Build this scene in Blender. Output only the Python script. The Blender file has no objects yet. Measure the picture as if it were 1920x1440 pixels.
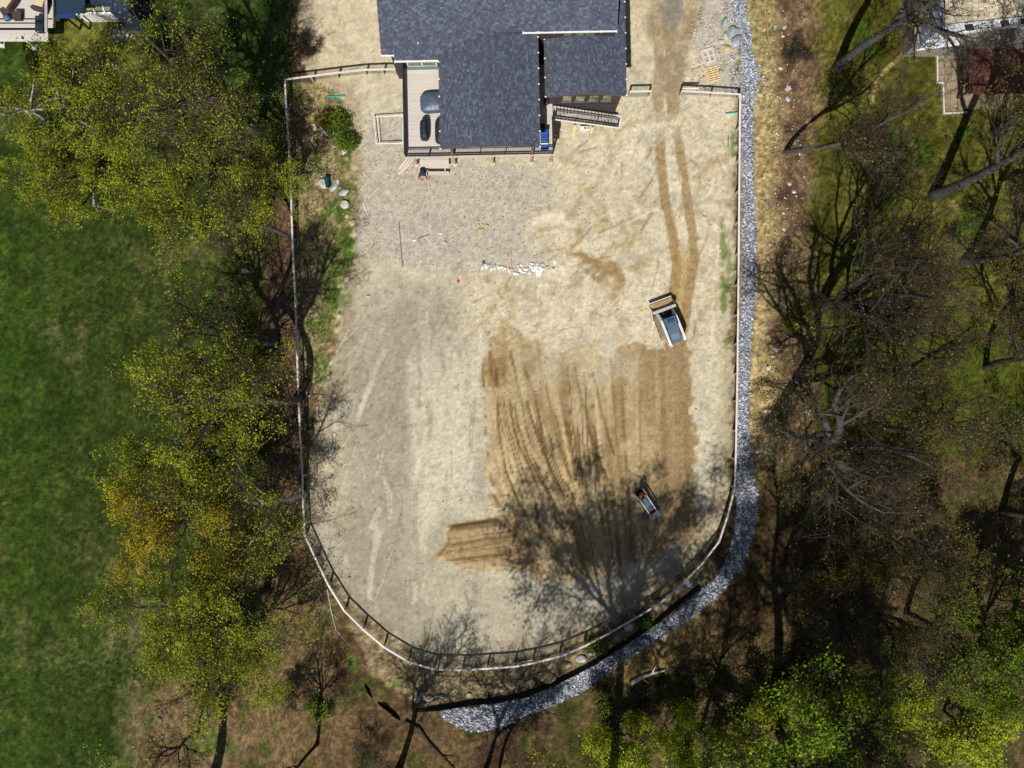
import bpy, math, random
import numpy as np
from mathutils import Vector, Matrix

scene = bpy.context.scene
COL = scene.collection
# ------------------------------------------------------------------ camera, sky, sun
H = 78.0          # height of the drone above the yard in metres
PX = 24.0         # photograph pixels per metre on the ground
cam_d = bpy.data.cameras.new("Camera")
cam = bpy.data.objects.new("Camera", cam_d)
COL.objects.link(cam)
cam.location = (0, 0, H)
cam.rotation_euler = (0, 0, 0)
cam_d.sensor_width = 36.0
cam_d.lens = 36.0 * H * PX / 1920.0
cam_d.clip_start = 1.0
cam_d.clip_end = 3000.0
scene.camera = cam

SUN_EL = math.radians(54.0)
SHX, SHY = 0.245, 0.969           # direction the shadows fall on the ground
sun_az_dir = Vector((-SHX * math.cos(SUN_EL), -SHY * math.cos(SUN_EL), math.sin(SUN_EL)))
world = bpy.data.worlds.new("World")
scene.world = world
world.use_nodes = True
wn = world.node_tree.nodes
wl = world.node_tree.links
for n in list(wn):
    wn.remove(n)
sky = wn.new("ShaderNodeTexSky")
sky.sky_type = 'NISHITA'
sky.sun_disc = False
sky.sun_elevation = SUN_EL
sky.sun_rotation = math.atan2(sun_az_dir.x, sun_az_dir.y)
bgn = wn.new("ShaderNodeBackground")
bgn.inputs[1].default_value = 0.05
won = wn.new("ShaderNodeOutputWorld")
wl.new(sky.outputs[0], bgn.inputs[0])
wl.new(bgn.outputs[0], won.inputs[0])
sun_d = bpy.data.lights.new("sun", 'SUN')
sun_d.energy = 4.7
sun_d.angle = math.radians(0.5)
sun_d.color = (1.0, 0.955, 0.89)
sun = bpy.data.objects.new("sun", sun_d)
COL.objects.link(sun)
sun.rotation_euler = sun_az_dir.to_track_quat('Z', 'Y').to_euler()
sun.location = (-20, -60, 90)
scene.view_settings.view_transform = 'Standard'
scene.view_settings.look = 'None'
scene.view_settings.exposure = 0.0
scene.view_settings.gamma = 1.0
scene.view_settings.use_curve_mapping = False
scene.render.engine = 'CYCLES'

# ------------------------------------------------------------------ helpers
def W(px, py, z=0.0):
    """point of the place that the drone sees at photo pixel px, py when it is z above the yard"""
    f = (1 - z / H) / PX
    return ((px - 960) * f, (720 - py) * f, z)

def s2l(c):
    c = c / 255.0
    return c / 12.92 if c <= 0.04045 else ((c + 0.055) / 1.055) ** 2.4

def C(r, g, b, k=0.82):
    return (s2l(r) * k, s2l(g) * k, s2l(b) * k, 1.0)

BASE = {}
def tag(o, label=None, cat=None, group=None, kind=None):
    if label: o['label'] = label
    if cat: o['category'] = cat
    if group: o['group'] = group
    if kind: o['kind'] = kind
    return o

def thing(name, label, cat, loc=(0, 0, 0), group=None):
    o = bpy.data.objects.new(name, None)
    o.empty_display_size = 0.3
    COL.objects.link(o)
    o.location = loc
    BASE[o] = Vector(loc)
    return tag(o, label, cat, group)

class MB:
    def __init__(s):
        s.v = []; s.f = []; s.c = []
    def poly(s, pts, col=None):
        n = len(s.v)
        s.v += [tuple(p) for p in pts]
        s.f.append(tuple(range(n, n + len(pts))))
        s.c += [col] * len(pts)
    def hexa(s, p, col=None):
        """p: 8 points, bottom 0-3 ccw, top 4-7 ccw"""
        n = len(s.v)
        s.v += [tuple(q) for q in p]
        s.c += [col] * 8
        for f in ((3, 2, 1, 0), (4, 5, 6, 7), (0, 1, 5, 4), (1, 2, 6, 5), (2, 3, 7, 6), (3, 0, 4, 7)):
            s.f.append(tuple(n + i for i in f))
    def box(s, x0, x1, y0, y1, z0, z1, M=None, col=None):
        p = [(x0, y0, z0), (x1, y0, z0), (x1, y1, z0), (x0, y1, z0), (x0, y0, z1), (x1, y0, z1), (x1, y1, z1), (x0, y1, z1)]
        if M: p = [M @ Vector(q) for q in p]
        s.hexa(p, col)
        return s
    def bar(s, a, b, w, h, col=None, up=(0, 0, 1)):
        """box beam from a to b, w wide, h high, centred"""
        a = Vector(a); b = Vector(b); d = (b - a).normalized(); u = Vector(up)
        r = d.cross(u)
        if r.length < 1e-4: r = d.cross(Vector((0, 1, 0)))
        r.normalize(); u = r.cross(d).normalized()
        r *= w / 2; u *= h / 2
        s.hexa([a - r - u, a + r - u, b + r - u, b - r - u, a - r + u, a + r + u, b + r + u, b - r + u], col)
        return s
    def tube(s, pts, rad, n=8, col=None, caps=True):
        pts = [Vector(p) for p in pts]
        if not hasattr(rad, '__len__'): rad = [rad] * len(pts)
        st = len(s.v)
        for i, p in enumerate(pts):
            d = (pts[min(i + 1, len(pts) - 1)] - pts[max(i - 1, 0)]).normalized()
            r = d.cross(Vector((0.1, 0.2, 1)))
            if r.length < 1e-3: r = d.cross(Vector((1, 0, 0)))
            r.normalize(); u = r.cross(d).normalized()
            for k in range(n):
                a = 2 * math.pi * k / n
                q = p + (r * math.cos(a) + u * math.sin(a)) * rad[i]
                s.v.append(tuple(q)); s.c.append(col)
        for i in range(len(pts) - 1):
            for k in range(n):
                a = st + i * n + k; b = st + i * n + (k + 1) % n
                s.f.append((a, b, b + n, a + n))
        if caps:
            s.f.append(tuple(st + k for k in range(n))[::-1])
            s.f.append(tuple(st + (len(pts) - 1) * n + k for k in range(n)))
        return s
    def loft(s, rings, col=None, caps=True):
        """rings: list of equal-length point lists"""
        st = len(s.v); n = len(rings[0])
        for r in rings:
            for q in r:
                s.v.append(tuple(q)); s.c.append(col)
        for i in range(len(rings) - 1):
            for k in range(n):
                a = st + i * n + k; b = st + i * n + (k + 1) % n
                s.f.append((a, b, b + n, a + n))
        if caps:
            s.f.append(tuple(st + k for k in range(n))[::-1])
            s.f.append(tuple(st + (len(rings) - 1) * n + k for k in range(n)))
        return s
    def mesh(s, name, off=None, M=None):
        me = bpy.data.meshes.new(name)
        v = s.v
        if M is not None: v = [tuple(M @ Vector(q)) for q in v]
        if off is not None: v = [(q[0] - off[0], q[1] - off[1], q[2] - off[2]) for q in v]
        me.from_pydata(v, [], s.f)
        if any(c is not None for c in s.c):
            at = me.color_attributes.new("Col", 'FLOAT_COLOR', 'POINT')
            arr = np.array([c if c is not None else (0.5, 0.5, 0.5, 1) for c in s.c], dtype=np.float32)
            at.data.foreach_set("color", arr.ravel())
        me.update()
        return me

def obj(name, mb, mat, parent=None, label=None, kind=None, M=None, bevel=0.0, smooth=False):
    off = BASE[parent] if parent is not None else None
    me = mb.mesh(name, off, M) if isinstance(mb, MB) else mb
    if isinstance(mat, (list, tuple)):
        for m_ in mat: me.materials.append(m_)
    elif mat is not None and not me.materials: me.materials.append(mat)
    o = bpy.data.objects.new(name, me)
    COL.objects.link(o)
    if parent is not None:
        o.parent = parent
        BASE[o] = BASE[parent]
    else:
        BASE[o] = Vector((0, 0, 0))
    if label: o['label'] = label
    if kind: o['kind'] = kind
    if bevel:
        md = o.modifiers.new("bevel", 'BEVEL'); md.width = bevel; md.segments = 2; md.limit_method = 'ANGLE'
    if smooth:
        me.polygons.foreach_set("use_smooth", [True] * len(me.polygons))
    return o

def np_mesh(name, V, F, col=None, nside=None, smooth=False):
    """V (n,3), F (m,k) arrays"""
    me = bpy.data.meshes.new(name)
    V = np.ascontiguousarray(V, dtype=np.float32)
    Fs = F if isinstance(F, list) else [F]
    nl = sum(f.size for f in Fs); nf = sum(len(f) for f in Fs)
    me.vertices.add(len(V)); me.vertices.foreach_set("co", V.ravel())
    me.loops.add(nl); me.polygons.add(nf)
    li = np.concatenate([f.ravel() for f in Fs]).astype(np.int32)
    me.loops.foreach_set("vertex_index", li)
    tot = np.concatenate([np.full(len(f), f.shape[1], dtype=np.int32) for f in Fs])
    st = np.concatenate([[0], np.cumsum(tot)[:-1]]).astype(np.int32)
    me.polygons.foreach_set("loop_start", st)
    if smooth: me.polygons.foreach_set("use_smooth", np.ones(nf, dtype=bool))
    if col is not None:
        at = me.color_attributes.new("Col", 'FLOAT_COLOR', 'POINT')
        at.data.foreach_set("color", np.ascontiguousarray(col, dtype=np.float32).ravel())
    me.update(calc_edges=True)
    me.validate()
    return me

# ------------------------------------------------------------------ value noise in numpy
def vnoise(x, y, seed=0):
    rs = np.random.RandomState(seed)
    T = rs.rand(256, 256).astype(np.float32)
    xi = np.floor(x).astype(np.int64); yi = np.floor(y).astype(np.int64)
    fx = (x - xi).astype(np.float32); fy = (y - yi).astype(np.float32)
    fx = fx * fx * (3 - 2 * fx); fy = fy * fy * (3 - 2 * fy)
    x0 = xi & 255; x1 = (xi + 1) & 255; y0 = yi & 255; y1 = (yi + 1) & 255
    a = T[x0, y0]; b = T[x1, y0]; c = T[x0, y1]; d = T[x1, y1]
    return (a * (1 - fx) + b * fx) * (1 - fy) + (c * (1 - fx) + d * fx) * fy

def fbm(x, y, seed=0, octv=4):
    s = 0; a = 0.5; t = 0
    for i in range(octv):
        ang = 0.6 * i + 0.3
        xr = x * math.cos(ang) - y * math.sin(ang); yr = x * math.sin(ang) + y * math.cos(ang)
        s = s + a * vnoise(xr * 2 ** i + 17.3 * i, yr * 2 ** i + 9.1 * i, seed + i); t += a; a *= 0.5
    return s / t

def sstep(a, b, x):
    t = np.clip((x - a) / (b - a), 0, 1)
    return t * t * (3 - 2 * t)

def seg_dist(px, py, pts, closed=False):
    best = np.full(px.shape, 1e9, dtype=np.float32)
    P = list(pts) + ([pts[0]] if closed else [])
    for (x0, y0), (x1, y1) in zip(P[:-1], P[1:]):
        dx, dy = x1 - x0, y1 - y0
        t = np.clip(((px - x0) * dx + (py - y0) * dy) / (dx * dx + dy * dy + 1e-9), 0, 1)
        d = np.hypot(px - x0 - t * dx, py - y0 - t * dy)
        best = np.minimum(best, d)
    return best

def stroke(px, py, pts, w, soft=1.2):
    """mask of one drawn track or ridge, only worked out near it"""
    out = np.zeros(px.shape, dtype=np.float32)
    xs = [p[0] for p in pts]; ys = [p[1] for p in pts]; e = w + soft + 4
    k = (px > min(xs) - e) & (px < max(xs) + e) & (py > min(ys) - e) & (py < max(ys) + e)
    if not k.any(): return out
    a, b = px[k], py[k]
    wob = (vnoise(a / 26, b / 26, int(abs(xs[0]) * 7) % 900) - .5) * 3.4
    d = seg_dist(a + wob, b + wob * .6, pts)
    br = sstep(.18, .5, vnoise(a / 46 + 3, b / 46, int(abs(ys[0]) * 3) % 900))
    out[k] = sstep(w / 2 + soft, w / 2 - soft * .5, d) * br
    return out

def poly_sd(px, py, pts):
    """signed distance, positive inside"""
    ins = np.zeros(px.shape, dtype=bool)
    n = len(pts)
    for i in range(n):
        x0, y0 = pts[i]; x1, y1 = pts[(i + 1) % n]
        if y0 == y1: continue
        c = ((y0 > py) != (y1 > py)) & (px < (x1 - x0) * (py - y0) / (y1 - y0) + x0)
        ins ^= c
    d = seg_dist(px, py, pts, True)
    return np.where(ins, d, -d)

# ------------------------------------------------------------------ materials
MATS = {}
def mat(name, col=(0.5, 0.5, 0.5), rough=0.8, metal=0.0, var=0.12, scale=6.0, bump=0.0, bscale=None, attr=False, spec=0.3, stretch=None, trans=0.0, obj_rand=0.0):
    if name in MATS: return MATS[name]
    m = bpy.data.materials.new(name); m.use_nodes = True
    nt = m.node_tree; N = nt.nodes; L = nt.links
    bs = N["Principled BSDF"]
    bs.inputs["Roughness"].default_value = rough
    bs.inputs["Metallic"].default_value = metal
    bs.inputs["Specular IOR Level"].default_value = spec
    tc = N.new("ShaderNodeTexCoord")
    mp = N.new("ShaderNodeMapping")
    if stretch: mp.inputs["Scale"].default_value = stretch
    L.new(tc.outputs["Object"], mp.inputs[0])
    nz = N.new("ShaderNodeTexNoise"); nz.inputs["Scale"].default_value = scale; nz.inputs["Detail"].default_value = 5
    L.new(mp.outputs[0], nz.inputs["Vector"])
    mr = N.new("ShaderNodeMapRange")
    mr.inputs["From Min"].default_value = 0.3; mr.inputs["From Max"].default_value = 0.7
    mr.inputs["To Min"].default_value = 1 - var; mr.inputs["To Max"].default_value = 1 + var
    L.new(nz.outputs["Fac"], mr.inputs["Value"])
    val = mr.outputs[0]
    if obj_rand:
        oi = N.new("ShaderNodeObjectInfo")
        m2 = N.new("ShaderNodeMapRange"); m2.inputs["To Min"].default_value = 1 - obj_rand; m2.inputs["To Max"].default_value = 1 + obj_rand
        L.new(oi.outputs["Random"], m2.inputs["Value"])
        mm = N.new("ShaderNodeMath"); mm.operation = 'MULTIPLY'
        L.new(val, mm.inputs[0]); L.new(m2.outputs[0], mm.inputs[1]); val = mm.outputs[0]
    vm = N.new("ShaderNodeVectorMath"); vm.operation = 'SCALE'
    if attr:
        at = N.new("ShaderNodeAttribute"); at.attribute_name = "Col"
        L.new(at.outputs["Color"], vm.inputs[0])
    else:
        rgb = N.new("ShaderNodeRGB"); rgb.outputs[0].default_value = (*col[:3], 1)
        L.new(rgb.outputs[0], vm.inputs[0])
    L.new(val, vm.inputs["Scale"])
    L.new(vm.outputs[0], bs.inputs["Base Color"])
    if bump:
        nb = N.new("ShaderNodeTexNoise"); nb.inputs["Scale"].default_value = bscale or scale * 3; nb.inputs["Detail"].default_value = 4
        L.new(mp.outputs[0], nb.inputs["Vector"])
        bp = N.new("ShaderNodeBump"); bp.inputs["Strength"].default_value = 1.0; bp.inputs["Distance"].default_value = bump
        L.new(nb.outputs["Fac"], bp.inputs["Height"]); L.new(bp.outputs[0], bs.inputs["Normal"])
    if trans:
        tr = N.new("ShaderNodeBsdfTranslucent"); L.new(vm.outputs[0], tr.inputs[0])
        mx = N.new("ShaderNodeMixShader"); mx.inputs[0].default_value = trans
        out = N["Material Output"]
        L.new(bs.outputs[0], mx.inputs[1]); L.new(tr.outputs[0], mx.inputs[2]); L.new(mx.outputs[0], out.inputs[0])
    MATS[name] = m
    return m
def ground_mat():
    m = bpy.data.materials.new("ground_soil_and_grass"); m.use_nodes = True
    nt = m.node_tree; N = nt.nodes; L = nt.links
    bs = N["Principled BSDF"]; bs.inputs["Roughness"].default_value = 0.95; bs.inputs["Specular IOR Level"].default_value = 0.12
    tc = N.new("ShaderNodeTexCoord")
    at = N.new("ShaderNodeAttribute"); at.attribute_name = "Col"
    gr = N.new("ShaderNodeAttribute"); gr.attribute_name = "Grit"
    def noise(sc, det=4, ro=0.6):
        n = N.new("ShaderNodeTexNoise"); n.inputs["Scale"].default_value = sc; n.inputs["Detail"].default_value = det; n.inputs["Roughness"].default_value = ro
        L.new(tc.outputs["Object"], n.inputs["Vector"]); return n.outputs["Fac"]
    def math_(op, a, b):
        n = N.new("ShaderNodeMath"); n.operation = op
        for i, x in enumerate((a, b)):
            if isinstance(x, (int, float)): n.inputs[i].default_value = x
            else: L.new(x, n.inputs[i])
        return n.outputs[0]
    n1 = noise(3.2, 6, 0.72); n2 = noise(19.0, 4, 0.8)
    a = math_('SUBTRACT', n1, 0.5); b = math_('SUBTRACT', n2, 0.5)
    s = math_('ADD', math_('MULTIPLY', a, 0.28), math_('MULTIPLY', b, 1.0))
    amp = math_('ADD', math_('MULTIPLY', gr.outputs["Fac"], 1.1), 0.4)
    s = math_('ADD', math_('MULTIPLY', s, amp), 1.0)
    s = math_('MAXIMUM', s, 0.25)
    vm = N.new("ShaderNodeVectorMath"); vm.operation = 'SCALE'
    L.new(at.outputs["Color"], vm.inputs[0]); L.new(s, vm.inputs["Scale"])
    L.new(vm.outputs[0], bs.inputs["Base Color"])
    hgt = math_('MULTIPLY', math_('ADD', n1, n2), math_('ADD', gr.outputs["Fac"], 0.35))
    bp = N.new("ShaderNodeBump"); bp.inputs["Strength"].default_value = 1.0; bp.inputs["Distance"].default_value = 0.028
    L.new(hgt, bp.inputs["Height"]); L.new(bp.outputs[0], bs.inputs["Normal"])
    return m

SHADE = {}
rnd = random.Random(7)
# ------------------------------------------------------------------ layout of the place, in photo pixels on the ground
FENCE = [(740,130),(716,130),(682.5,131),(630,137),(582,143),(534,149),(537,209),(541,269),(544,329),(546,388),(548,447),(550.5,506),(553.7,565),(555.5,620),(557.3,677),(559,732),(561.5,786.5),(564,840),(566.7,893),(568.3,946.7),(571,1003),(591.7,1048),(615,1096.7),(645,1145),(680,1180),(719,1213),(765,1241),(814,1255.5),(867,1256.8),(914,1253.7),(965,1250),(1000,1243.5),(1051,1231),(1098,1211),(1145,1186),(1192,1159),(1237,1132),(1278.5,1096),(1315.8,1058),(1348.7,1015.6),(1365,966),(1377.5,914),(1379.5,861),(1380.5,808),(1381.5,753),(1382.5,700.7),(1383,645),(1384,590),(1384.7,533),(1385,475),(1385.5,415),(1386,357),(1386.5,299),(1387,237),(1388,177),(1337,174),(1279,171)]
FENCE_G = [((x - 960) * (1 - 1.2 / H) + 960, (y - 720) * (1 - 1.2 / H) + 720) for x, y in FENCE]
RIPRAP = [(1383,-20,25),(1386,10,25),(1393,60,25),(1401,100,20),(1406,140,24),(1401,190,23),(1402,300,22),(1404,400,24),(1405,480,23),(1404,560,24),(1397,640,21),(1394,720,22),(1392,800,24),(1394,860,25),(1400,910,34),(1400,960,39),(1393,1010,34),(1376,1060,31),(1346,1098,27),(1310,1130,28),(1270,1163,26),(1225,1190,26),(1180,1214,28),(1130,1248,31),(1080,1284,34),(1030,1306,36),(975,1326,39),(930,1341,47),(890,1350,44),(858,1344,31),(832,1336,16)]
YARD = [(562,-30),(562,60),(575,140),(650,180),(664,300),(676,345),(668,480),(640,560),(640,640),(615,700),(590,790),(580,900),(585,1000),(600,1040),(640,1105),(690,1160),(740,1200),(810,1232),(880,1240),(960,1232),(1040,1212),(1120,1175),(1200,1125),(1262,1080),(1310,1028),(1342,980),(1362,900),(1368,800),(1370,600),(1374,400),(1380,200),(1378,100),(1366,-30)]
DIG = [(905,645),(915,618),(950,600),(985,625),(1040,640),(1120,660),(1190,655),(1230,640),(1296,650),(1296,760),(1298,860),(1302,930),(1310,980),(1300,1010),(1180,1060),(1090,1090),(1010,1085),(990,1070),(930,1066),(870,1064),(815,1045),(838,1015),(842,985),(900,975),(938,962),(925,930),(915,860),(910,760)]
SPOIL = [(842,985),(930,970),(962,995),(1000,1030),(1010,1070),(930,1066),(870,1064),(815,1045),(838,1018)]
# ------------------------------------------------------------------ ground
def ground_field(px, py):
    """albedo (sRGB target), grit and height for ground points given in photo pixels"""
    n_big = fbm(px / 90, py / 90, 1, 4); n_mid = fbm(px / 28, py / 28, 11, 4); n_fin = fbm(px / 7, py / 7, 21, 3); n_vf = vnoise(px / 3.1, py / 3.1, 31)
    wob = (n_mid - .5) * 34 + (n_fin - .5) * 14
    shp = px.shape
    col = np.zeros(shp + (3,), dtype=np.float32); grit = np.full(shp, .35, dtype=np.float32)
    def mix(c, w):
        nonlocal col
        w = np.clip(w, 0, 1)[..., None]
        col = col * (1 - w) + np.array(c, dtype=np.float32) * w
    def setg(v, w):
        nonlocal grit
        w = np.clip(w, 0, 1); grit = grit * (1 - w) + v * w
    col[:] = (78, 66, 46)
    # --- left lawn
    lawn = sstep(-18, 18, 500 - px - 240 * sstep(1160, 1330, py) + wob * 1.5 + (n_fin - .5) * 46 + (n_vf - .5) * 22 + (n_big - .5) * 40 + sstep(500, 0, py) * 48)
    mix((58, 68, 25), lawn); mix((98, 118, 52), lawn * sstep(350, 390, px) * sstep(340, 250, py) * .9)
    mix((42, 60, 15), lawn * sstep(.5, .72, fbm(px / 130, py / 130, 41, 4)))
    mix((66, 98, 24), lawn * sstep(200, 0, px + wob * 3) * .35)
    lp = fbm(px / 80, py / 80, 51, 6) * .6 + n_mid * .25 + n_fin * .15
    mix((78, 86, 42), lawn * sstep(.46, .62, lp) * .5); mix((104, 98, 66), lawn * sstep(.56, .68, lp) * .5)
    mix((40, 52, 14), lawn * sstep(.52, .42, fbm(px / 30, py / 30, 53, 5)) * .45)
    le = np.clip(1 - np.abs(px - 250 - sstep(600, 1200, py) * 30) / 120, 0, 1) * sstep(950, 1100, py)
    mix((112, 102, 72), lawn * le * sstep(.42, .56, lp) * .85)
    mix((104, 98, 62), lawn * sstep(200, 330, px) * sstep(380, 440, py) * sstep(660, 560, py) * sstep(.42, .55, lp) * .7)
    mowing = np.abs(np.sin((px + 6 * np.sin(py / 90)) / 52 * np.pi))
    mix((42, 66, 16), lawn * sstep(.3, .9, mowing) * .3)
    mix((98, 104, 44), lawn * sstep(60, 20, seg_dist(px, py, [(140, 60), (230, 90)])) * .8)
    mix((120, 118, 52), sstep(24, -10, py - 125 + wob) * sstep(100, 130, px) * sstep(300, 240, px) * lawn * .6)
    # brown band between lawn and fence
    lit = (1 - lawn) * sstep(12, -8, px - 566 - wob * .3) * sstep(-1e3, 0, py + 1e3)
    mix((112, 88, 68), lit)
    mix((78, 84, 34), lit * sstep(.5, .7, n_mid) * .6)
    mix((74, 98, 40), lit * sstep(330, 200, py) * sstep(560, 520, px) * .85)
    lowleft = sstep(10, -10, px - 700 + wob) * sstep(980, 1060, py + wob) * (1 - lawn)
    mix((122, 104, 70), lowleft * .75); mix((88, 66, 48), lowleft * sstep(.52, .68, n_big) * .8)
    mix((84, 102, 40), lowleft * sstep(.58, .74, n_mid) * .6)
    # --- bottom woods floor
    bot = sstep(-14, 20, py - 1262 + wob) * sstep(520, 640, px + wob * 2)
    mix((98, 80, 54), bot); mix((62, 46, 34), bot * sstep(.48, .66, n_big)); mix((118, 98, 66), bot * sstep(.56, .74, n_mid) * .6)
    mix((58, 72, 26), bot * sstep(.6, .75, fbm(px / 40, py / 40, 71, 4)) * .7)
    # --- right of the stone strip
    rt = sstep(1378, 1392, px) * sstep(1230, 1130, py)
    diag = poly_sd(px, py, [(1378, -60), (1990, -60), (1990, 1500), (1010, 1500), (1050, 1300), (1180, 1250), (1330, 1140), (1400, 1060), (1425, 960)])
    rt = np.maximum(rt, sstep(-10, 10, diag + wob * .5))
    mix((166, 146, 100), rt); mix((186, 168, 122), rt * sstep(.5, .7, n_mid) * .6); mix((140, 134, 78), rt * sstep(.55, .7, n_big) * .5)
    xs = px + wob * 1.1 - sstep(0, 250, 300 - py) * 6
    litr = rt * sstep(1440, 1478, xs)
    mix((112, 88, 66), litr * .9); mix((84, 64, 50), litr * sstep(.5, .66, n_mid) * .8); mix((140, 122, 88), litr * sstep(.5, .66, fbm(px / 16, py / 16, 78, 3)) * .6); mix((96, 94, 48), litr * sstep(.56, .7, n_big) * .5)
    olive = rt * sstep(1512, 1560, px + wob * 1.6)
    mix((94, 92, 38), olive)
    mix((74, 74, 24), olive * sstep(.45, .62, n_big)); mix((66, 92, 24), olive * sstep(.6, .75, fbm(px / 45, py / 45, 81, 4)) * .8)
    mix((118, 104, 60), olive * sstep(.6, .75, n_mid) * .6)
    mix((72, 74, 22), olive * sstep(560, 660, py + wob) * .75); mix((70, 86, 22), olive * sstep(580, 640, py + wob) * sstep(900, 840, py + wob) * sstep(1620, 1720, px) * sstep(.4, .6, n_mid) * .7)
    wood = rt * sstep(850, 930, py + wob * 2 + (px - 1500) * .08)
    mix((92, 80, 50), wood); mix((78, 54, 40), wood * sstep(.5, .66, n_mid) * .7); mix((70, 68, 30), wood * sstep(.52, .7, n_big) * .8)
    mix((54, 62, 18), wood * sstep(1180, 1260, py + wob * 2) * sstep(.42, .6, n_mid) * .8)
    tanb = sstep(10, -10, poly_sd(px, py, [(1200, 1190), (1290, 1150), (1350, 1160), (1330, 1230), (1230, 1260), (1150, 1290), (1120, 1270)]) * -1 - wob)
    mix((150, 124, 78), tanb * .8)
    path = seg_dist(px, py, [(1706, 92), (1660, 130), (1640, 160), (1634, 190)])
    mix((168, 142, 100), sstep(9, 3, path + n_fin * 3) * .85)
    # --- the yard
    sd = poly_sd(px, py, YARD)
    yard = sstep(-10, 9, sd + wob * .7)
    fsd = poly_sd(px, py, FENCE_G + [(1279, -40), (740, -40)])
    strip = sstep(-6, 6, fsd) * (1 - yard)
    mix((150, 136, 96), strip * .9); mix((88, 104, 46), strip * sstep(.46, .62, n_mid) * sstep(1000, 900, py) * .8)
    mix((118, 92, 70), strip * sstep(.5, .66, n_big) * .55)
    bank = sstep(-8, 8, poly_sd(px, py, [(650, 1150), (740, 1200), (880, 1250), (1060, 1230), (1200, 1160), (1290, 1080), (1340, 1030), (1330, 1080), (1250, 1145), (1180, 1195), (1080, 1255), (960, 1300), (880, 1312), (780, 1320), (700, 1270)]) + wob * .6)
    mix((152, 136, 104), bank * .9); mix((122, 108, 80), bank * sstep(.5, .66, n_mid) * .6)
    mix((206, 197, 170), yard)
    mix((216, 206, 172), yard * sstep(.48, .66, n_mid) * .6)
    greyz = yard * sstep(-26, 26, poly_sd(px, py, [(560, 560), (720, 520), (880, 520), (905, 640), (912, 940), (830, 1000), (860, 1075), (1010, 1090), (1120, 1085), (1220, 1050), (1320, 960), (1400, 900), (1400, 1300), (560, 1300)]) + wob * 1.2)
    mix((184, 175, 152), greyz * .95); mix((162, 154, 134), greyz * sstep(.44, .64, fbm(px / 46, py / 120, 91, 4)) * .8)
    mix((208, 200, 176), greyz * sstep(.55, .74, fbm(px / 40, py / 150, 93, 4)) * .75)
    pale = yard * sstep(-8, 6, px - 772 - (n_mid - .5) * 22 - sstep(950, 1060, py) * 30) * sstep(930, 860, px + (n_mid - .5) * 60) * sstep(590, 720, py) * sstep(1010, 930, py)
    mix((212, 205, 180), pale * .8)
    west = yard * sstep(-30, 20, 655 - px + wob) * sstep(1020, 940, py)
    mix((196, 178, 142), west * .5)
    drv = yard * sstep(175, 120, py + wob)
    mix((214, 200, 166), drv * .8)
    edge = sstep(34, 6, sd + wob * .6) * yard
    mix((158, 140, 108), edge * .5)
    # grey rubble by the deck
    rub = yard * sstep(-12, 12, poly_sd(px, py, [(690, 225), (760, 225), (770, 300), (1000, 318), (1040, 360), (1000, 400), (985, 450), (1030, 495), (1010, 515), (900, 505), (800, 500), (690, 480), (668, 420), (680, 330)]) + wob * 1.8)
    mix((194, 184, 167), rub * .9); mix((172, 162, 146), rub * sstep(.5, .64, n_fin) * .5); mix((206, 198, 184), rub * sstep(.5, .62, fbm(px / 4, py / 4, 97, 2)) * .5)
    setg(.6, rub); setg(.35, yard * (1 - rub)); setg(.15, greyz * (1 - rub))
    setg(.9, lawn); setg(.8, np.clip(rt + lit + bot, 0, 1))
    rub2 = sstep(-12, 12, poly_sd(px, py, [(1310, -30), (1378, -30), (1385, 170), (1330, 165), (1325, 120), (1300, 90)]) + wob * .6)
    mix((192, 186, 172), rub2 * .8); setg(.9, rub2)
    # tan disturbed soil
    tan = yard * sstep(-30, 30, poly_sd(px, py, [(1040, 240), (1380, 190), (1375, 620), (1300, 660), (1100, 650), (900, 650), (860, 540), (900, 510), (1010, 515), (1030, 480), (990, 440), (1000, 400), (1060, 340)]) + wob)
    mix((212, 200, 170), tan * .85)
    ca, sa = math.cos(.55), math.sin(.55)
    wx_ = (fbm(px / 60, py / 60, 141, 3) - .5) * 120; wy_ = (fbm(px / 60 + 9, py / 60, 142, 3) - .5) * 120
    sw = .5 * fbm(((px + wx_) * ca - (py + wy_) * sa) / 70, ((px + wx_) * sa + (py + wy_) * ca) / 20, 101, 5) + .5 * fbm((px + wy_) / 24, (py + wx_) / 30, 102, 4)
    mix((178, 156, 116), tan * sstep(.52, .68, sw) * .75); mix((224, 214, 186), tan * sstep(.48, .34, sw) * .6)
    arc = np.abs(np.hypot(px - 1075, (py - 560) * 1.15) - 90 - (n_mid - .5) * 40)
    mix((150, 118, 72), tan * sstep(16, 3, arc) * sstep(1040, 1090, px) * sstep(560, 520, py) * .8)
    hole = np.hypot((px - 1122) / 26, (py - 508) / 16) + (n_fin - .5) * .7
    mix((150, 124, 88), sstep(1.1, .5, hole) * .75)
    gsp = yard * sstep(.57, .7, fbm(px / 22, py / 22, 111, 3)) * (1 - rub)
    mix((174, 166, 148), gsp * .35)
    # --- wheel and track ruts coming down from the drive
    rut = np.zeros(shp, dtype=np.float32)
    for pts, w in (([(1238, 225), (1240, 300), (1248, 380), (1262, 440), (1270, 500), (1262, 560), (1250, 640)], 8.5), ([(1268, 225), (1278, 300), (1290, 380), (1300, 440), (1302, 490), (1290, 560), (1278, 640)], 8.5),
                   ([(1228, 0), (1232, 60), (1238, 120), (1232, 175), (1240, 230)], 9), ([(1300, -10), (1290, 50), (1275, 100), (1262, 160), (1262, 230)], 12), ([(1246, 10), (1262, 70), (1262, 130)], 15)):
        d = seg_dist(px, py, pts)
        rut = np.maximum(rut, sstep(w + 2, w - 2, d + (n_fin - .5) * 5))
    fade = sstep(225, 290, py) * .85 + sstep(240, 190, py) * .8
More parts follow.
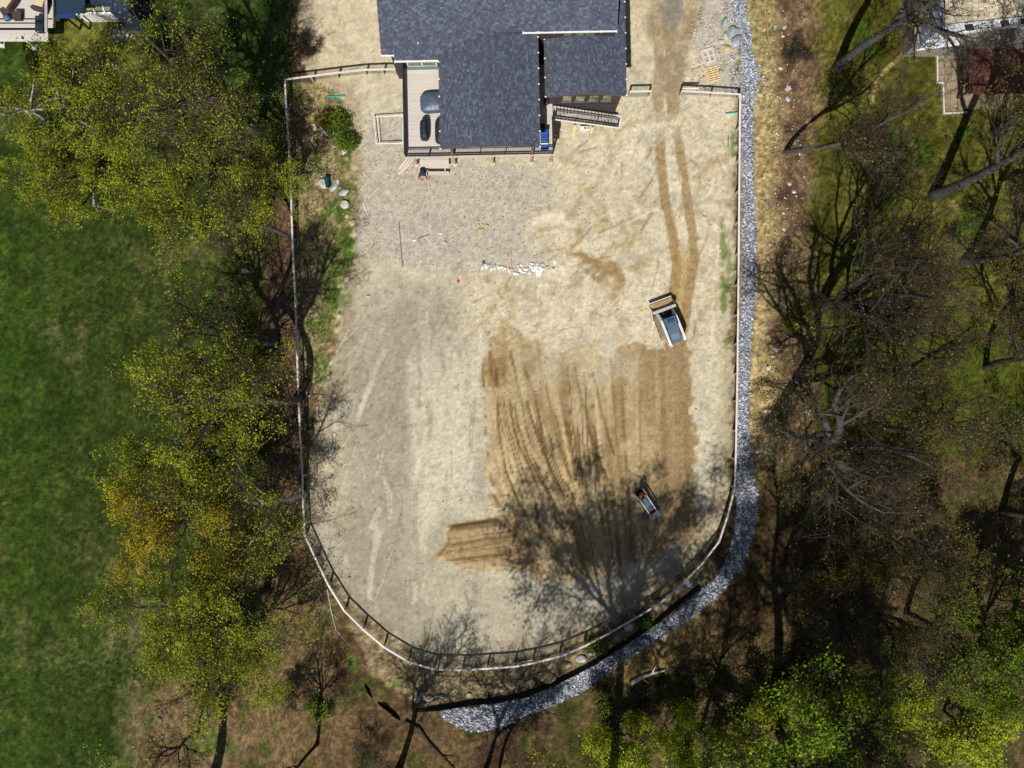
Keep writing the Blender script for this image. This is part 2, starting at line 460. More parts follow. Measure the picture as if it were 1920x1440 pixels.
    mix((160, 138, 102), rut * np.clip(fade, 0, .9)); mix((136, 112, 80), rut * sstep(.5, .66, n_fin) * np.clip(fade, 0, 1) * .6)
    mid = sstep(24, 10, seg_dist(px, py, [(1255, 235), (1268, 420), (1280, 500), (1265, 640)]) + (n_mid - .5) * 10) * sstep(430, 500, py)
    mix((172, 140, 86), mid * .6)
    drive = sstep(-8, 14, poly_sd(px, py, [(1205, -30), (1312, -30), (1318, 20), (1300, 75), (1290, 120), (1275, 190), (1225, 190), (1228, 120), (1215, 60)]) + wob * .7)
    mix((184, 168, 136), drive * .75); mix((150, 134, 106), drive * sstep(.5, .64, n_mid) * .7)
    puddle = sstep(1.2, .5, np.hypot((px - 1262) / 24, (py - 14) / 38) + (n_fin - .5) * .8)
    mix((134, 130, 120), puddle * .85)
    # --- fresh dig
    dsd = poly_sd(px, py, DIG)
    dig = sstep(-8, 5, dsd + (n_fin - .5) * 22 + (n_mid - .5) * 34 + sstep(700, 620, py) * (n_mid - .5) * 70)
    dig = dig * (1 - sstep(930, 1010, px) * sstep(1230, 1180, px) * sstep(820, 640, py + (n_mid - .5) * 200 + (n_fin - .5) * 60) * .72)
    bend = np.clip((py - 640) / 300, -1, 1.6)
    bx = sstep(900, 950, px) * sstep(1230, 1080, px)
    u = px - np.sign(bend) * np.abs(bend) ** 1.5 * 58 * bx - (py - 640) * .035 * sstep(1150, 1050, px)
    st1 = vnoise(u / 9.0, py / 210, 121); st2 = vnoise(u / 3.3 + 50, py / 120, 122); st3 = vnoise(u / 24.0 + 9, py / 170, 123)
    mix((184, 162, 122), dig)
    mix((152, 128, 90), dig * sstep(.42, .78, st3) * .9)
    mix((124, 100, 72), dig * sstep(.6, .9, st1) * .8); mix((208, 188, 150), dig * sstep(.6, .95, st2) * .6)
    mix((208, 188, 144), dig * sstep(.62, .78, n_big + (n_mid - .5) * .4) * .6)
    darkr = dig * sstep(1205, 1250, px + wob * .5)
    mix((158, 134, 98), darkr * .7)
    tl = sstep(1.3, .5, np.hypot((px - 930) / 26, (py - 680) / 55) + (n_fin - .5) * .7)
    mix((132, 100, 60), dig * tl * sstep(.3, .6, n_mid) * .6)
    ssd = poly_sd(px, py, SPOIL)
    sp = sstep(-4, 4, ssd + (n_fin - .5) * 12) * sstep(1012, 965, px + (n_mid - .5) * 20)
    v = py + (px - 900) * .14 + np.clip(px - 950, 0, 99) ** 2 * -.01
    sp1 = vnoise(v / 7.0, px / 160, 131); sp2 = vnoise(v / 2.6, px / 90, 132)
    mix((172, 150, 112), sp); mix((132, 110, 78), sp * sstep(.5, .8, sp1) * .85); mix((196, 166, 108), sp * sstep(.6, .9, sp2) * .5)
    low = sp * sstep(1040, 1052, py - (px - 900) * -.05)
    mix((176, 156, 120), low * .8)
    # tread bars of the tracks
    tread = np.zeros(shp, dtype=np.float32)
    col_mask = (np.abs(((px - 1150) % 34) - 17) < 11)
    tread = dig * sstep(1140, 1160, px) * sstep(690, 730, py) * col_mask
    bars = (np.sin(py / 5.2 * 2 * np.pi + 1.3 * np.floor((px - 1150) / 34)) > 0)
    mix((206, 176, 116), tread * bars * .16 * sstep(.4, .6, n_mid))
    tb2 = rut * sstep(250, 300, py) * (np.sin(py / 5.6 * 2 * np.pi) > 0)
    mix((184, 150, 92), tb2 * .3)
    # bare grooves on the grey half
    gg = np.zeros(shp, dtype=np.float32)
    for k in range(16):
        x0 = 600 + k * 15 + 8 * math.sin(k * 5.1); y0 = 700 + 90 * math.sin(k * 2.3)
        pts = [(x0 + 105, y0 - 60), (x0 + 60, y0 + 20), (x0 + 30, y0 + 110), (x0 + 12, y0 + 230)]
        gg = np.maximum(gg, sstep(1.8, .4, seg_dist(px, py, pts) + (n_fin - .3) * 2.5))
    gg = np.maximum(gg, sstep(2.2, .5, seg_dist(px, py, [(768, 720), (760, 860), (756, 1000), (750, 1060)]) + n_fin))
    mix((206, 198, 176), gg * greyz * .6)
    # green growth spots
    for gx, gy, rx, ry, s in ((638, 245, 26, 42, .9), (655, 270, 14, 22, .8), (655, 470, 14, 40, .7), (630, 560, 26, 30, .55), (600, 690, 20, 34, .6), (640, 400, 16, 30, .5), (1355, 460, 8, 50, .55), (1358, 560, 8, 34, .6), (1374, 270, 6, 26, .5), (1362, 640, 8, 14, .5), (582, 800, 10, 26, .5), (660, 1240, 14, 22, .7), (742, 1280, 14, 14, .6), (1120, 1210, 20, 10, .7), (1205, 1162, 12, 8, .7), (600, 1330, 34, 16, .6), (628, 1318, 20, 14, .5), (1355, 530, 7, 20, .5), (1366, 500, 6, 60, .4), (555, 1180, 10, 14, .5), (400, 1400, 60, 20, .5)):
        m_ = sstep(1.2, .4, np.hypot((px - gx) / rx, (py - gy) / ry) + (n_fin - .5) * 1.2)
        mix((72, 104, 36), m_ * s)
    h = np.zeros(shp, dtype=np.float32)
    # ----- blade ridges, tracks and scrapes drawn one by one
    rg = random.Random(77); groove = np.zeros(shp, dtype=np.float32); ridge = np.zeros(shp, dtype=np.float32)
    for k in range(40):
        q = (k + rg.uniform(-.3, .3)) / 40
        xt = 906 + q * 215; yt = 640 + rg.uniform(0, 120) + (60 if .3 < q < .6 else 0)
        bow = 84 * math.sin(math.pi * min(1, q * 1.1 + .14)) + 6
        t0, t1 = rg.uniform(0, .35), rg.uniform(.6, 1.0)
        pts = []
        for j in range(7):
            t = t0 + (t1 - t0) * j / 6
            pts.append((xt + 14 * t + bow * 1.25 * t ** 1.7, yt + (1010 - yt) * t))
        w = rg.choice((1.6, 2.2, 3.4, 5))
        st_ = stroke(px, py, pts, w)
        if k % 3: groove = np.maximum(groove, st_ * dig)
        else: ridge = np.maximum(ridge, st_ * dig)
    for pts, w in (([(958, 660), (972, 730), (986, 800), (1004, 866), (1034, 930), (1056, 990)], 5), ([(905, 648), (907, 740), (914, 840), (924, 925), (950, 975), (1000, 1028)], 4), ([(930, 690), (934, 790), (948, 880), (975, 945), (1003, 1000)], 4), ([(944, 680), (960, 780), (980, 870), (1004, 940), (1012, 1005)], 5),
                   ([(1078, 690), (1090, 745), (1106, 805), (1122, 860), (1140, 900)], 4), ([(1112, 700), (1128, 770), (1150, 850)], 3.4), ([(985, 690), (1003, 740), (1014, 800), (1018, 840)], 4)):
        groove = np.maximum(groove, stroke(px, py, pts, w, 1.5) * dig)
    mix((108, 84, 54), groove * .8); mix((218, 194, 146), ridge * .7)
    h -= groove * .07; h += ridge * .04
    g2 = np.zeros(shp, dtype=np.float32); r2 = np.zeros(shp, dtype=np.float32)
    for k in range(120):
        cx_ = rg.uniform(880, 1370); cy_ = rg.uniform(250, 640); a_ = -.55 + rg.gauss(0, .45) if cx_ < 1210 else 1.45 + rg.gauss(0, .2)
        L_ = rg.uniform(18, 80); cv = rg.uniform(-.012, .012); pts = []; x, y, th = cx_, cy_, a_
        for j in range(6):
            pts.append((x, y)); x += math.cos(th) * L_ / 5; y += math.sin(th) * L_ / 5; th += cv * L_ / 5
        st_ = stroke(px, py, pts, rg.choice((1, 1.5, 2.5, 4)), 1.2) * (tan > .3)
        if k % 2: g2 = np.maximum(g2, st_)
        else: r2 = np.maximum(r2, st_)
    mix((160, 136, 96), g2 * .7); mix((234, 224, 194), r2 * .6); h -= g2 * .03; h += r2 * .025
    g3 = np.zeros(shp, dtype=np.float32); r3 = np.zeros(shp, dtype=np.float32)
    for k in range(90):
        cx_ = rg.uniform(590, 905); cy_ = rg.uniform(560, 1200); a_ = 1.95 + rg.gauss(0, .22) if cx_ < 770 else 1.58 + rg.gauss(0, .08)
        L_ = rg.uniform(30, 150); pts = [(cx_ + math.cos(a_) * L_ * j / 4 + 3 * math.sin(j + k), cy_ + math.sin(a_) * L_ * j / 4) for j in range(5)]
        st_ = stroke(px, py, pts, rg.choice((.8, 1.2, 2, 9)), 1.0) * (greyz > .3)
        if k % 2: g3 = np.maximum(g3, st_ * .8)
        else: r3 = np.maximum(r3, st_)
    darkw = greyz * sstep(780, 750, px + (n_mid - .5) * 20) * sstep(610, 690, px + wob * 2) * sstep(560, 640, py); mix((160, 151, 132), darkw * .55)
    mix((140, 130, 110), g3 * .4); mix((220, 214, 196), r3 * .55); h -= g3 * .012
    g4 = np.zeros(shp, dtype=np.float32)
    for k, (y0_, w__) in enumerate(((986, 1.2), (1003, 1.5), (1012, 4.5), (1024, 1.4), (1031, 2), (1043, 4), (1049, 1.2))): g4 = np.maximum(g4, stroke(px, py, [(836 + 22 * math.sin(k * 3 + 1), y0_ + 9), (880, y0_ + 2), (930, y0_ - 5), (975 + 12 * math.sin(k * 2), y0_ - 15 + k * 3)], w__, 1.2))
    mix((120, 92, 56), g4 * sp * .75); h -= g4 * sp * .07; h += sp * .2 * sstep(0, 5, ssd)
    # broken crumbly texture everywhere on bare soil
    cr = fbm(px / 3.6, py / 3.6, 151, 2); cr2 = fbm(px / 11, py / 11, 152, 3)
    bare = np.clip(yard + drive, 0, 1)
    col *= (1 - bare * sstep(.60, .80, cr) * .09 + bare * sstep(.42, .24, cr) * .06 - bare * sstep(.56, .72, cr2) * .07)[..., None]
    h += bare * (cr - .5) * .016
    # ----- overall mottling
    col *= (1 + (.20 - .11 * np.clip(yard, 0, 1)) * (n_fin - .5))[..., None]
    col *= (0.93 + .14 * n_vf)[..., None]
    wild = 1 - np.clip(yard, 0, 1)
    col *= (1 + wild * ((n_fin - .5) * .55 + (n_vf - .5) * .38 + (fbm(px / 2.2, py / 2.2, 161, 2) - .5) * .3))[..., None]
    # ----- heights
    h = h + (n_big - .5) * .10 + (n_mid - .5) * .05
    h += lit * (n_fin - .5) * .06 + rt * (n_fin - .5) * .05 + bot * (n_fin - .5) * .1
    h += dig * ((st1 - .5) * .13 + (st2 - .5) * .05 + .02) - tread * .01 * bars
    h += tan * (sw - .5) * .16 + tan * (n_fin - .5) * .06
    h += sp * (.10 + (sp1 - .5) * .12 + (n_fin - .5) * .05) * sstep(0, 14, ssd)
    h -= rut * .05; h += np.where((rut < .5) & (rut > .05), .02, 0)
    h += rub * (n_fin - .5) * .05 + yard * (n_fin - .5) * .02
    h -= sstep(1.3, .3, hole) * .12
    # ring bank near the rubble
    ring = np.hypot((px - 1035) / 1.1, (py - 440)) + (n_mid - .5) * 14
    h += sstep(14, 0, np.abs(ring - 44)) * .12 * sstep(480, 440, py)
    mix_h = sstep(-12, 8, fsd)
    gravelbed = np.zeros(shp, dtype=np.float32)
    for (x0, y0, w0), (x1, y1, w1) in zip(RIPRAP[:-1], RIPRAP[1:]):
        dx, dy = x1 - x0, y1 - y0
        t = np.clip(((px - x0) * dx + (py - y0) * dy) / (dx * dx + dy * dy), 0, 1)
        d = np.hypot(px - x0 - t * dx, py - y0 - t * dy) - (w0 + (w1 - w0) * t) / 2
        gravelbed = np.maximum(gravelbed, sstep(4, -3, d))
    mix((134, 138, 148), gravelbed * .9)
    h -= gravelbed * .06
    return col, grit, h, rub, gravelbed

def axis(lim, step, ext):
    a = np.arange(-lim, lim + 1e-6, step)
    e = np.array(ext)
    return np.concatenate([-(lim + e[::-1]), a, lim + e])
EXT = [.3, .8, 1.6, 3, 6, 12, 24, 50, 100, 200, 420, 900]
gx = axis(41.2, .128, EXT); gy = axis(31.4, .128, EXT)
GX, GY = np.meshgrid(gx, gy)
PXg = GX * PX + 960; PYg = 720 - GY * PX
gc, gg_, gh, grub, gbed = ground_field(PXg, PYg)
far = sstep(42, 60, np.maximum(np.abs(GX), np.abs(GY) * 1.25))
gh = gh * (1 - far)
ix = np.arange(len(gx)); iy = np.arange(len(gy))
A = (iy[:-1, None] * len(gx) + ix[None, :-1])
Fg = np.stack([A, A + 1, A + 1 + len(gx), A + len(gx)], -1).reshape(-1, 4)
cl = gc / 255.0
cl = np.where(cl <= .04045, cl / 12.92, ((np.clip(cl, 0, 1) + .055) / 1.055) ** 2.4) * 0.86
cl = np.clip(cl, 0, .85)
cl4 = np.concatenate([cl, np.ones(cl.shape[:2] + (1,))], -1).reshape(-1, 4)
gme = np_mesh("ground", np.stack([GX, GY, gh], -1).reshape(-1, 3), Fg, cl4, smooth=True)
ga = gme.attributes.new("Grit", 'FLOAT', 'POINT')
ga.data.foreach_set("value", gg_.astype(np.float32).ravel())
gme.materials.append(ground_mat())
go = bpy.data.objects.new("ground", gme); COL.objects.link(go); tag(go, kind='structure'); BASE[go] = Vector((0, 0, 0))

def gz(X, Y):
    """height of the ground at world X, Y"""
    i = int(np.clip(np.searchsorted(gx, X), 1, len(gx) - 1)); j = int(np.clip(np.searchsorted(gy, Y), 1, len(gy) - 1))
    return float(gh[j, i])
def gzv(X, Y):
    i = np.clip(np.searchsorted(gx, X), 1, len(gx) - 1); j = np.clip(np.searchsorted(gy, Y), 1, len(gy) - 1)
    return gh[j, i]
def G(px, py, dz=0.0):
    x, y, _ = W(px, py)
    return Vector((x, y, gz(x, y) + dz))

# ------------------------------------------------------------------ scattered stones, pebbles, leaf litter (stuff)
OCT_V = np.array([(1, 0, 0), (0, 1, 0), (-1, 0, 0), (0, -1, 0), (0, 0, 1), (0, 0, -1)], dtype=np.float32)
OCT_F = np.array([(0, 1, 4), (1, 2, 4), (2, 3, 4), (3, 0, 4), (1, 0, 5), (2, 1, 5), (3, 2, 5), (0, 3, 5)])
t_ = (1 + 5 ** .5) / 2
ICO_V = np.array([(-1, t_, 0), (1, t_, 0), (-1, -t_, 0), (1, -t_, 0), (0, -1, t_), (0, 1, t_), (0, -1, -t_), (0, 1, -t_), (t_, 0, -1), (t_, 0, 1), (-t_, 0, -1), (-t_, 0, 1)], dtype=np.float32) / 1.9
ICO_F = np.array([(0, 11, 5), (0, 5, 1), (0, 1, 7), (0, 7, 10), (0, 10, 11), (1, 5, 9), (5, 11, 4), (11, 10, 2), (10, 7, 6), (7, 1, 8), (3, 9, 4), (3, 4, 2), (3, 2, 6), (3, 6, 8), (3, 8, 9), (4, 9, 5), (2, 4, 11), (6, 2, 10), (8, 6, 7), (9, 8, 1)])
def scatter(name, X, Y, size, cols, rs, V0, F0, flat=.7, mat_=None, label=None, cat=None, lift=.3, extra_z=None, parent=None, jit=.35, kind='stuff'):
    n = len(X)
    z = gzv(X, Y) + size * lift
    if extra_z is not None: z = z + extra_z
    th = rs.rand(n) * 6.283
    sc = size[:, None] * (1 + (rs.rand(n, 3) - .5) * .7); sc[:, 2] *= flat
    V = V0[None] * sc[:, None, :]
    V = V * (1 + (rs.rand(n, len(V0), 1) - .5) * jit)
    tilt = (rs.rand(n) - .5) * .9
    ct, s_t = np.cos(tilt)[:, None], np.sin(tilt)[:, None]
    y = V[..., 1] * ct - V[..., 2] * s_t; zz = V[..., 1] * s_t + V[..., 2] * ct
    c, s = np.cos(th)[:, None], np.sin(th)[:, None]
    P = np.stack([V[..., 0] * c - y * s + X[:, None], V[..., 0] * s + y * c + Y[:, None], zz + z[:, None]], -1)
    F = F0[None] + (np.arange(n) * len(V0))[:, None, None]
    colr = np.repeat(cols, len(V0), axis=0)
    me = np_mesh(name, P.reshape(-1, 3), F.reshape(-1, F0.shape[1]), colr)
    me.materials.append(mat_)
    o = bpy.data.objects.new(name, me); COL.objects.link(o); BASE[o] = Vector((0, 0, 0))
    if parent is not None:
        o.parent = parent
    tag(o, label, cat, None, kind)
    return o
def palette(rs, n, cs, jit=.18, k=.8):
    a = np.array([C(*c, k=k) for c in cs], dtype=np.float32)
    p = a[rs.randint(0, len(cs), n)]
    p[:, :3] *= (1 + (rs.rand(n, 1) - .5) * 2 * jit)
    return np.clip(p, 0, .9)
m_stone = mat("crushed_stone", rough=.85, var=.2, scale=20, attr=True)
rs = np.random.RandomState(5)
# riprap strip of crushed stone
xs_, ys_ = [], []
for (x0, y0, w0), (x1, y1, w1) in zip(RIPRAP[:-1], RIPRAP[1:]):
    L_ = math.hypot(x1 - x0, y1 - y0); n = int(L_ * (w0 + w1) / 2 / 576 * 185)
    t = rs.rand(n); off = (rs.rand(n) - .5); off = np.sign(off) * np.abs(off) ** .94
    w = w0 + (w1 - w0) * t + (vnoise(t * L_ / 9 + x0, t * 0 + y0, 3) - .5) * 14
    cx = x0 + (x1 - x0) * t - (y1 - y0) / L_ * off * w; cy = y0 + (y1 - y0) * t + (x1 - x0) / L_ * off * w
    xs_.append(cx); ys_.append(cy)
cx = np.concatenate(xs_); cy = np.concatenate(ys_)
n = 500
k = rs.randint(0, 7, n)
cx = np.concatenate([cx, np.array([1378, 1392, 1412, 1412, 1380, 1385, 1420])[k] + rs.randn(n) * 9]); cy = np.concatenate([cy, np.array([20, 90, 150, 185, 160, 130, 148])[k] + rs.randn(n) * 14])
X = (cx - 960) / PX; Y = (720 - cy) / PX
sz = .034 + rs.rand(len(X)) ** 2.2 * .085
RIP = scatter("crushed_stone_strip", X, Y, sz, palette(rs, len(X), [(196, 202, 212), (172, 178, 190), (220, 224, 228), (140, 146, 158), (156, 162, 176), (190, 190, 194), (118, 122, 134)], .15, .8), rs, ICO_V, ICO_F, .75, m_stone, "strip of loose blue grey crushed stone curving outside the fence", "crushed stone", .35)
# pebbles in the yard
def pick(n, test, x0, x1, y0, y1):
    a = rs.rand(n) * (x1 - x0) + x0; b = rs.rand(n) * (y1 - y0) + y0
    k = test(a, b); return a[k], b[k]
pebs = []
a, b = pick(16000, lambda a, b: (gbed[np.clip(np.searchsorted(-PYg[:, 0], -b) * 0, 0, 1), 0] >= -1) & (poly_sd(a, b, [(690, 225), (760, 225), (770, 300), (1000, 318), (1040, 360), (1000, 400), (985, 450), (1030, 495), (1010, 515), (900, 505), (800, 500), (690, 480), (668, 420), (680, 330)]) > -8), 660, 1045, 220, 520)
pebs.append((a, b, .014, .034))
a, b = pick(5200, lambda a, b: (poly_sd(a, b, YARD) > 3) & (poly_sd(a, b, DIG) < 2) & ((b > 330) | (a < 700) | (a > 1180)), 560, 1385, 0, 1250)
pebs.append((a, b, .014, .035))
a, b = pick(2600, lambda a, b: (a > 1296) & (vnoise(a / 14, b / 14, 5) > .35), 1290, 1400, 0, 175)
pebs.append((a, b, .018, .06))
a, b = pick(1500, lambda a, b: seg_dist(a, b, [(1425, 0), (1470, 120), (1480, 260), (1470, 420), (1460, 640), (1440, 820)]) < 34, 1400, 1530, 0, 860)
pebs.append((a, b, .02, .07))
a, b = pick(900, lambda a, b: poly_sd(a, b, DIG) > 2, 800, 1310, 600, 1090)
pebs.append((a, b, .014, .035))
a, b = pick(700, lambda a, b: seg_dist(a, b, [(620, 170), (600, 260), (615, 330), (650, 400)]) < 30, 560, 700, 150, 440)
pebs.append((a, b, .02, .06))
a = np.concatenate([p[0] for p in pebs]); b = np.concatenate([p[1] for p in pebs])
sz = np.concatenate([p[2] + rs.rand(len(p[0])) ** 3 * (p[3] * 1.3) for p in pebs])
scatter("pebbles", (a - 960) / PX, (720 - b) / PX, sz, palette(rs, len(a), [(226, 218, 204), (200, 190, 172), (170, 162, 150), (236, 232, 224), (150, 140, 126), (205, 186, 150)], .15, .85), rs, OCT_V, OCT_F, .6, m_stone, "loose pale pebbles strewn over the bare yard and drive", "pebbles")
# soil clods
a, b = pick(16000, lambda a, b: (poly_sd(a, b, YARD) > 4) & ((b < 1000) & (a > 860) | (vnoise(a / 25, b / 25, 8) > .6)) & (fbm(a / 30, b / 30, 66, 3) > .45), 570, 1380, 180, 1230)
scatter("soil_clods", (a - 960) / PX, (720 - b) / PX, .016 + rs.rand(len(a)) ** 3 * .05, palette(rs, len(a), [(196, 172, 128), (170, 144, 100), (150, 124, 84), (206, 190, 156)], .15, .8), rs, OCT_V, OCT_F, .7, m_stone, "small clods of loose soil strewn over the graded yard", "soil clods")
# leaf litter
LEAF_V = np.array([(-1, -.6, 0), (1, -.7, .12), (.8, .7, 0), (-.9, .6, .15)], dtype=np.float32); LEAF_F = np.array([(0, 1, 2, 3)])
def lit_test(a, b):
    l = (seg_dist(a, b, [(560, 60), (548, 400), (545, 640), (548, 860), (560, 1000), (590, 1120), (600, 1260), (640, 1340)]) < 46 + vnoise(a / 20, b / 20, 9) * 30) | (seg_dist(a, b, [(1470, 0), (1480, 240), (1470, 420), (1490, 600), (1500, 760), (1500, 900)]) < 48) | ((b > 1330 - (a - 800) * .25) & (a > 700) & (a < 1500) & (b > 1230)) | ((a > 1440) & (b > 850))
    return l & (poly_sd(a, b, YARD) < -2)
a, b = pick(60000, lit_test, 480, 1930, 0, 1450)
sz = .03 + rs.rand(len(a)) * .035
m_litter = mat("dry_leaf", rough=.8, var=.2, scale=9, attr=True)
scatter("leaf_litter", (a - 960) / PX, (720 - b) / PX, sz, palette(rs, len(a), [(120, 94, 72), (104, 80, 60), (138, 114, 88), (84, 64, 50), (108, 98, 70)], .2, .55), rs, LEAF_V, LEAF_F, 1, m_litter, "brown fallen leaves covering the ground under the trees", "leaf litter", .25)
# rough grass tufts where the ground is grassy
GR_V = np.array([(-.25, 0, 0), (.25, 0, 0), (.5, .9, .55), (-.9, -.2, .45)], dtype=np.float32); GR_F = np.array([(0, 1, 2), (0, 1, 3)])
a, b = pick(52000, lambda a, b: ((a < 520) | ((a > 1520) & (b < 900)) | ((a > 1408) & (a < 1450) & (b < 880))) & (fbm(a / 30, b / 30, 61, 3) > .42), 0, 1925, 0, 1440)
sz = .05 + rs.rand(len(a)) * .07
gcol = ground_field(a, b)[0] / 255.0
gcl = (np.clip(gcol, 0, 1) ** 2.2) * (.75 + rs.rand(len(a), 1) * .6)
m_grass = mat("grass_blade", rough=.8, var=.15, scale=4, attr=True, trans=.25)
scatter("grass_tufts", (a - 960) / PX, (720 - b) / PX, sz, np.concatenate([gcl, np.ones((len(a), 1))], 1).astype(np.float32), rs, GR_V, GR_F, 1, m_grass, "short rough grass growing on the lawns either side", "grass", 0)
# ------------------------------------------------------------------ common materials
m_rail = mat("new_lumber_rail", C(226, 214, 206, .95), .75, var=.10, scale=3, stretch=(1, 1, 1), obj_rand=.07)
m_post = mat("cedar_post", C(206, 184, 154, .85), .8, var=.15, scale=6, obj_rand=.08)
m_wire = mat("galvanised_wire", C(120, 122, 124), .5, .6)
m_deckb = mat("composite_deck_board", C(214, 205, 196, .86), .7, var=.08, scale=2.0, stretch=(1, 9, 1), obj_rand=.07)
m_black = mat("black_metal_rail", C(42, 40, 44, .8), .5)
m_side = mat("brown_siding", C(74, 62, 64, .85), .75, var=.08, scale=3, obj_rand=.06)
m_trim = mat("white_trim", C(232, 230, 226, .95), .6, var=.05)
m_gut = mat("white_gutter", C(236, 234, 230, .98), .4, var=.04)
m_glass = mat("window_glass_painted_reflection", C(140, 152, 98, .7), .04, var=.5, scale=1.7, spec=1.0)  # green of the reflected grass is painted into the pane colour
m_sill = mat("blue_grey_sill", C(110, 128, 140), .5)
m_wood = mat("treated_timber", C(196, 166, 116), .8, var=.18, scale=5, stretch=(1, 1, .3), obj_rand=.08)
m_brownp = mat("brown_painted_post", C(140, 108, 92), .7)
m_conc = mat("concrete", C(214, 208, 198, .9), .9, var=.12, scale=7, bump=.004)
m_shing = mat("asphalt_shingle", rough=.88, var=.16, scale=30, attr=True, bump=.002, bscale=90)
m_weath = mat("weathered_plank", C(206, 194, 182, .95), .85, var=.25, scale=6, stretch=(1, 8, 1), obj_rand=.12)
m_pallet = mat("pallet_pine", C(222, 194, 142, .95), .8, var=.14, scale=6, obj_rand=.08)
m_palletg = mat("pallet_grey", C(206, 196, 186, .95), .8, var=.14, scale=6, obj_rand=.06)
m_cover = mat("slate_fabric_cover", C(84, 98, 118), .42, var=.22, scale=2.2, bump=.05, bscale=3.5, spec=.5)
m_dark = mat("dark_fabric_cover", C(44, 52, 64), .5, var=.25, scale=3, bump=.03, bscale=6)
m_teal = mat("teal_pipe", C(46, 172, 168), .4, var=.1)
m_tarp = mat("dark_green_drum", C(22, 72, 76), .5, var=.15)
m_rock = mat("field_boulder", C(196, 194, 188, .85), .9, var=.35, scale=3.0, bump=.03, bscale=5, obj_rand=.12)
m_rockb = mat("blue_grey_boulder", C(160, 170, 174, .92), .9, var=.35, scale=3.4, bump=.03, bscale=6, obj_rand=.08)
m_rockt = mat("tan_boulder", C(196, 178, 134, .9), .9, var=.3, scale=3.0, bump=.03, bscale=5, obj_rand=.08)

# ------------------------------------------------------------------ fence
FH = 1.2
def fence(name, label, cat, pts_px, group=None):
    P = [G(*p) for p in pts_px]
    root = thing(name, label, cat, P[0], group)
    pm = MB(); pm.box(-.065, .065, -.065, .065, -.25, FH - .03)
    pme = pm.mesh("post"); pme.materials.append(m_post)
    cap = MB()
    cap.loft([[(-.075, -.075, 0), (.075, -.075, 0), (.075, .075, 0), (-.075, .075, 0)], [(-.02, -.02, .05), (.02, -.02, .05), (.02, .02, .05), (-.02, .02, .05)]])
    wires = MB()
    for i, p in enumerate(P):
        o = bpy.data.objects.new("post", pme); COL.objects.link(o); o.parent = root
        o.location = p - P[0]
        if i: a_ = (P[i] - P[i - 1]); o.rotation_euler = (rnd.uniform(-.015, .015), rnd.uniform(-.015, .015), math.atan2(a_.y, a_.x))
    for i in range(len(P) - 1):
        a, b = P[i], P[i + 1]
        d = (b - a).normalized()
        nrm = Vector((-d.y, d.x, 0)) * .085
        jl = rnd.uniform(-.02, .02)
        mb = MB(); mb.bar(a + Vector((0, 0, FH + jl * .3)) - d * .05, b + Vector((0, 0, FH - jl * .3)) + d * .05, .135, .04)
        obj("top_rail", mb, m_rail, root)
        L_ = (b - a).length; nv = int(L_ / .13)
        for k in range(nv):
            q = a.lerp(b, (k + .5) / nv) - nrm * .95
            wires.bar(q + Vector((0, 0, .02)), q + Vector((0, 0, FH - .06)), .008, .008)
        for hz in np.arange(.08, FH, .12):
            wires.bar(a + Vector((0, 0, hz)) - nrm * .95, b + Vector((0, 0, hz)) - nrm * .95, .008, .008)
    obj("wire_mesh", wires, m_wire, root, kind='stuff')
    return root
fence("yard_fence", "pale timber post and rail fence with wire mesh looping round the dug yard", "fence", FENCE_G)
def pg(x, y, z=FH): return ((x - 960) * (1 - z / H) + 960, (y - 720) * (1 - z / H) + 720)
fence("yard_fence", "short two post stub of pale rail fence right of the big house", "fence", [pg(1182, 172), pg(1220, 171)])
# loose rails leaning / lying by the fence
mb = MB(); a = G(*pg(1280, 168)); b = G(*pg(1311, 168)); mb.bar(a + Vector((0, .12, 1.05)), b + Vector((0, .12, 1.05)), .1, .1)
tag(obj("spare_rail", mb, m_rail), "short loose pale rail laid on the fence end right of the track gap", "rail")
mb = MB(); a = G(971, 1243); b = G(997, 1237); mb.bar(a + Vector((0, 0, .08)), b + Vector((0, 0, .08)), .09, .05)
tag(obj("spare_rail", mb, m_rail), "loose pale rail on the ground inside the bottom curve of the fence", "rail")

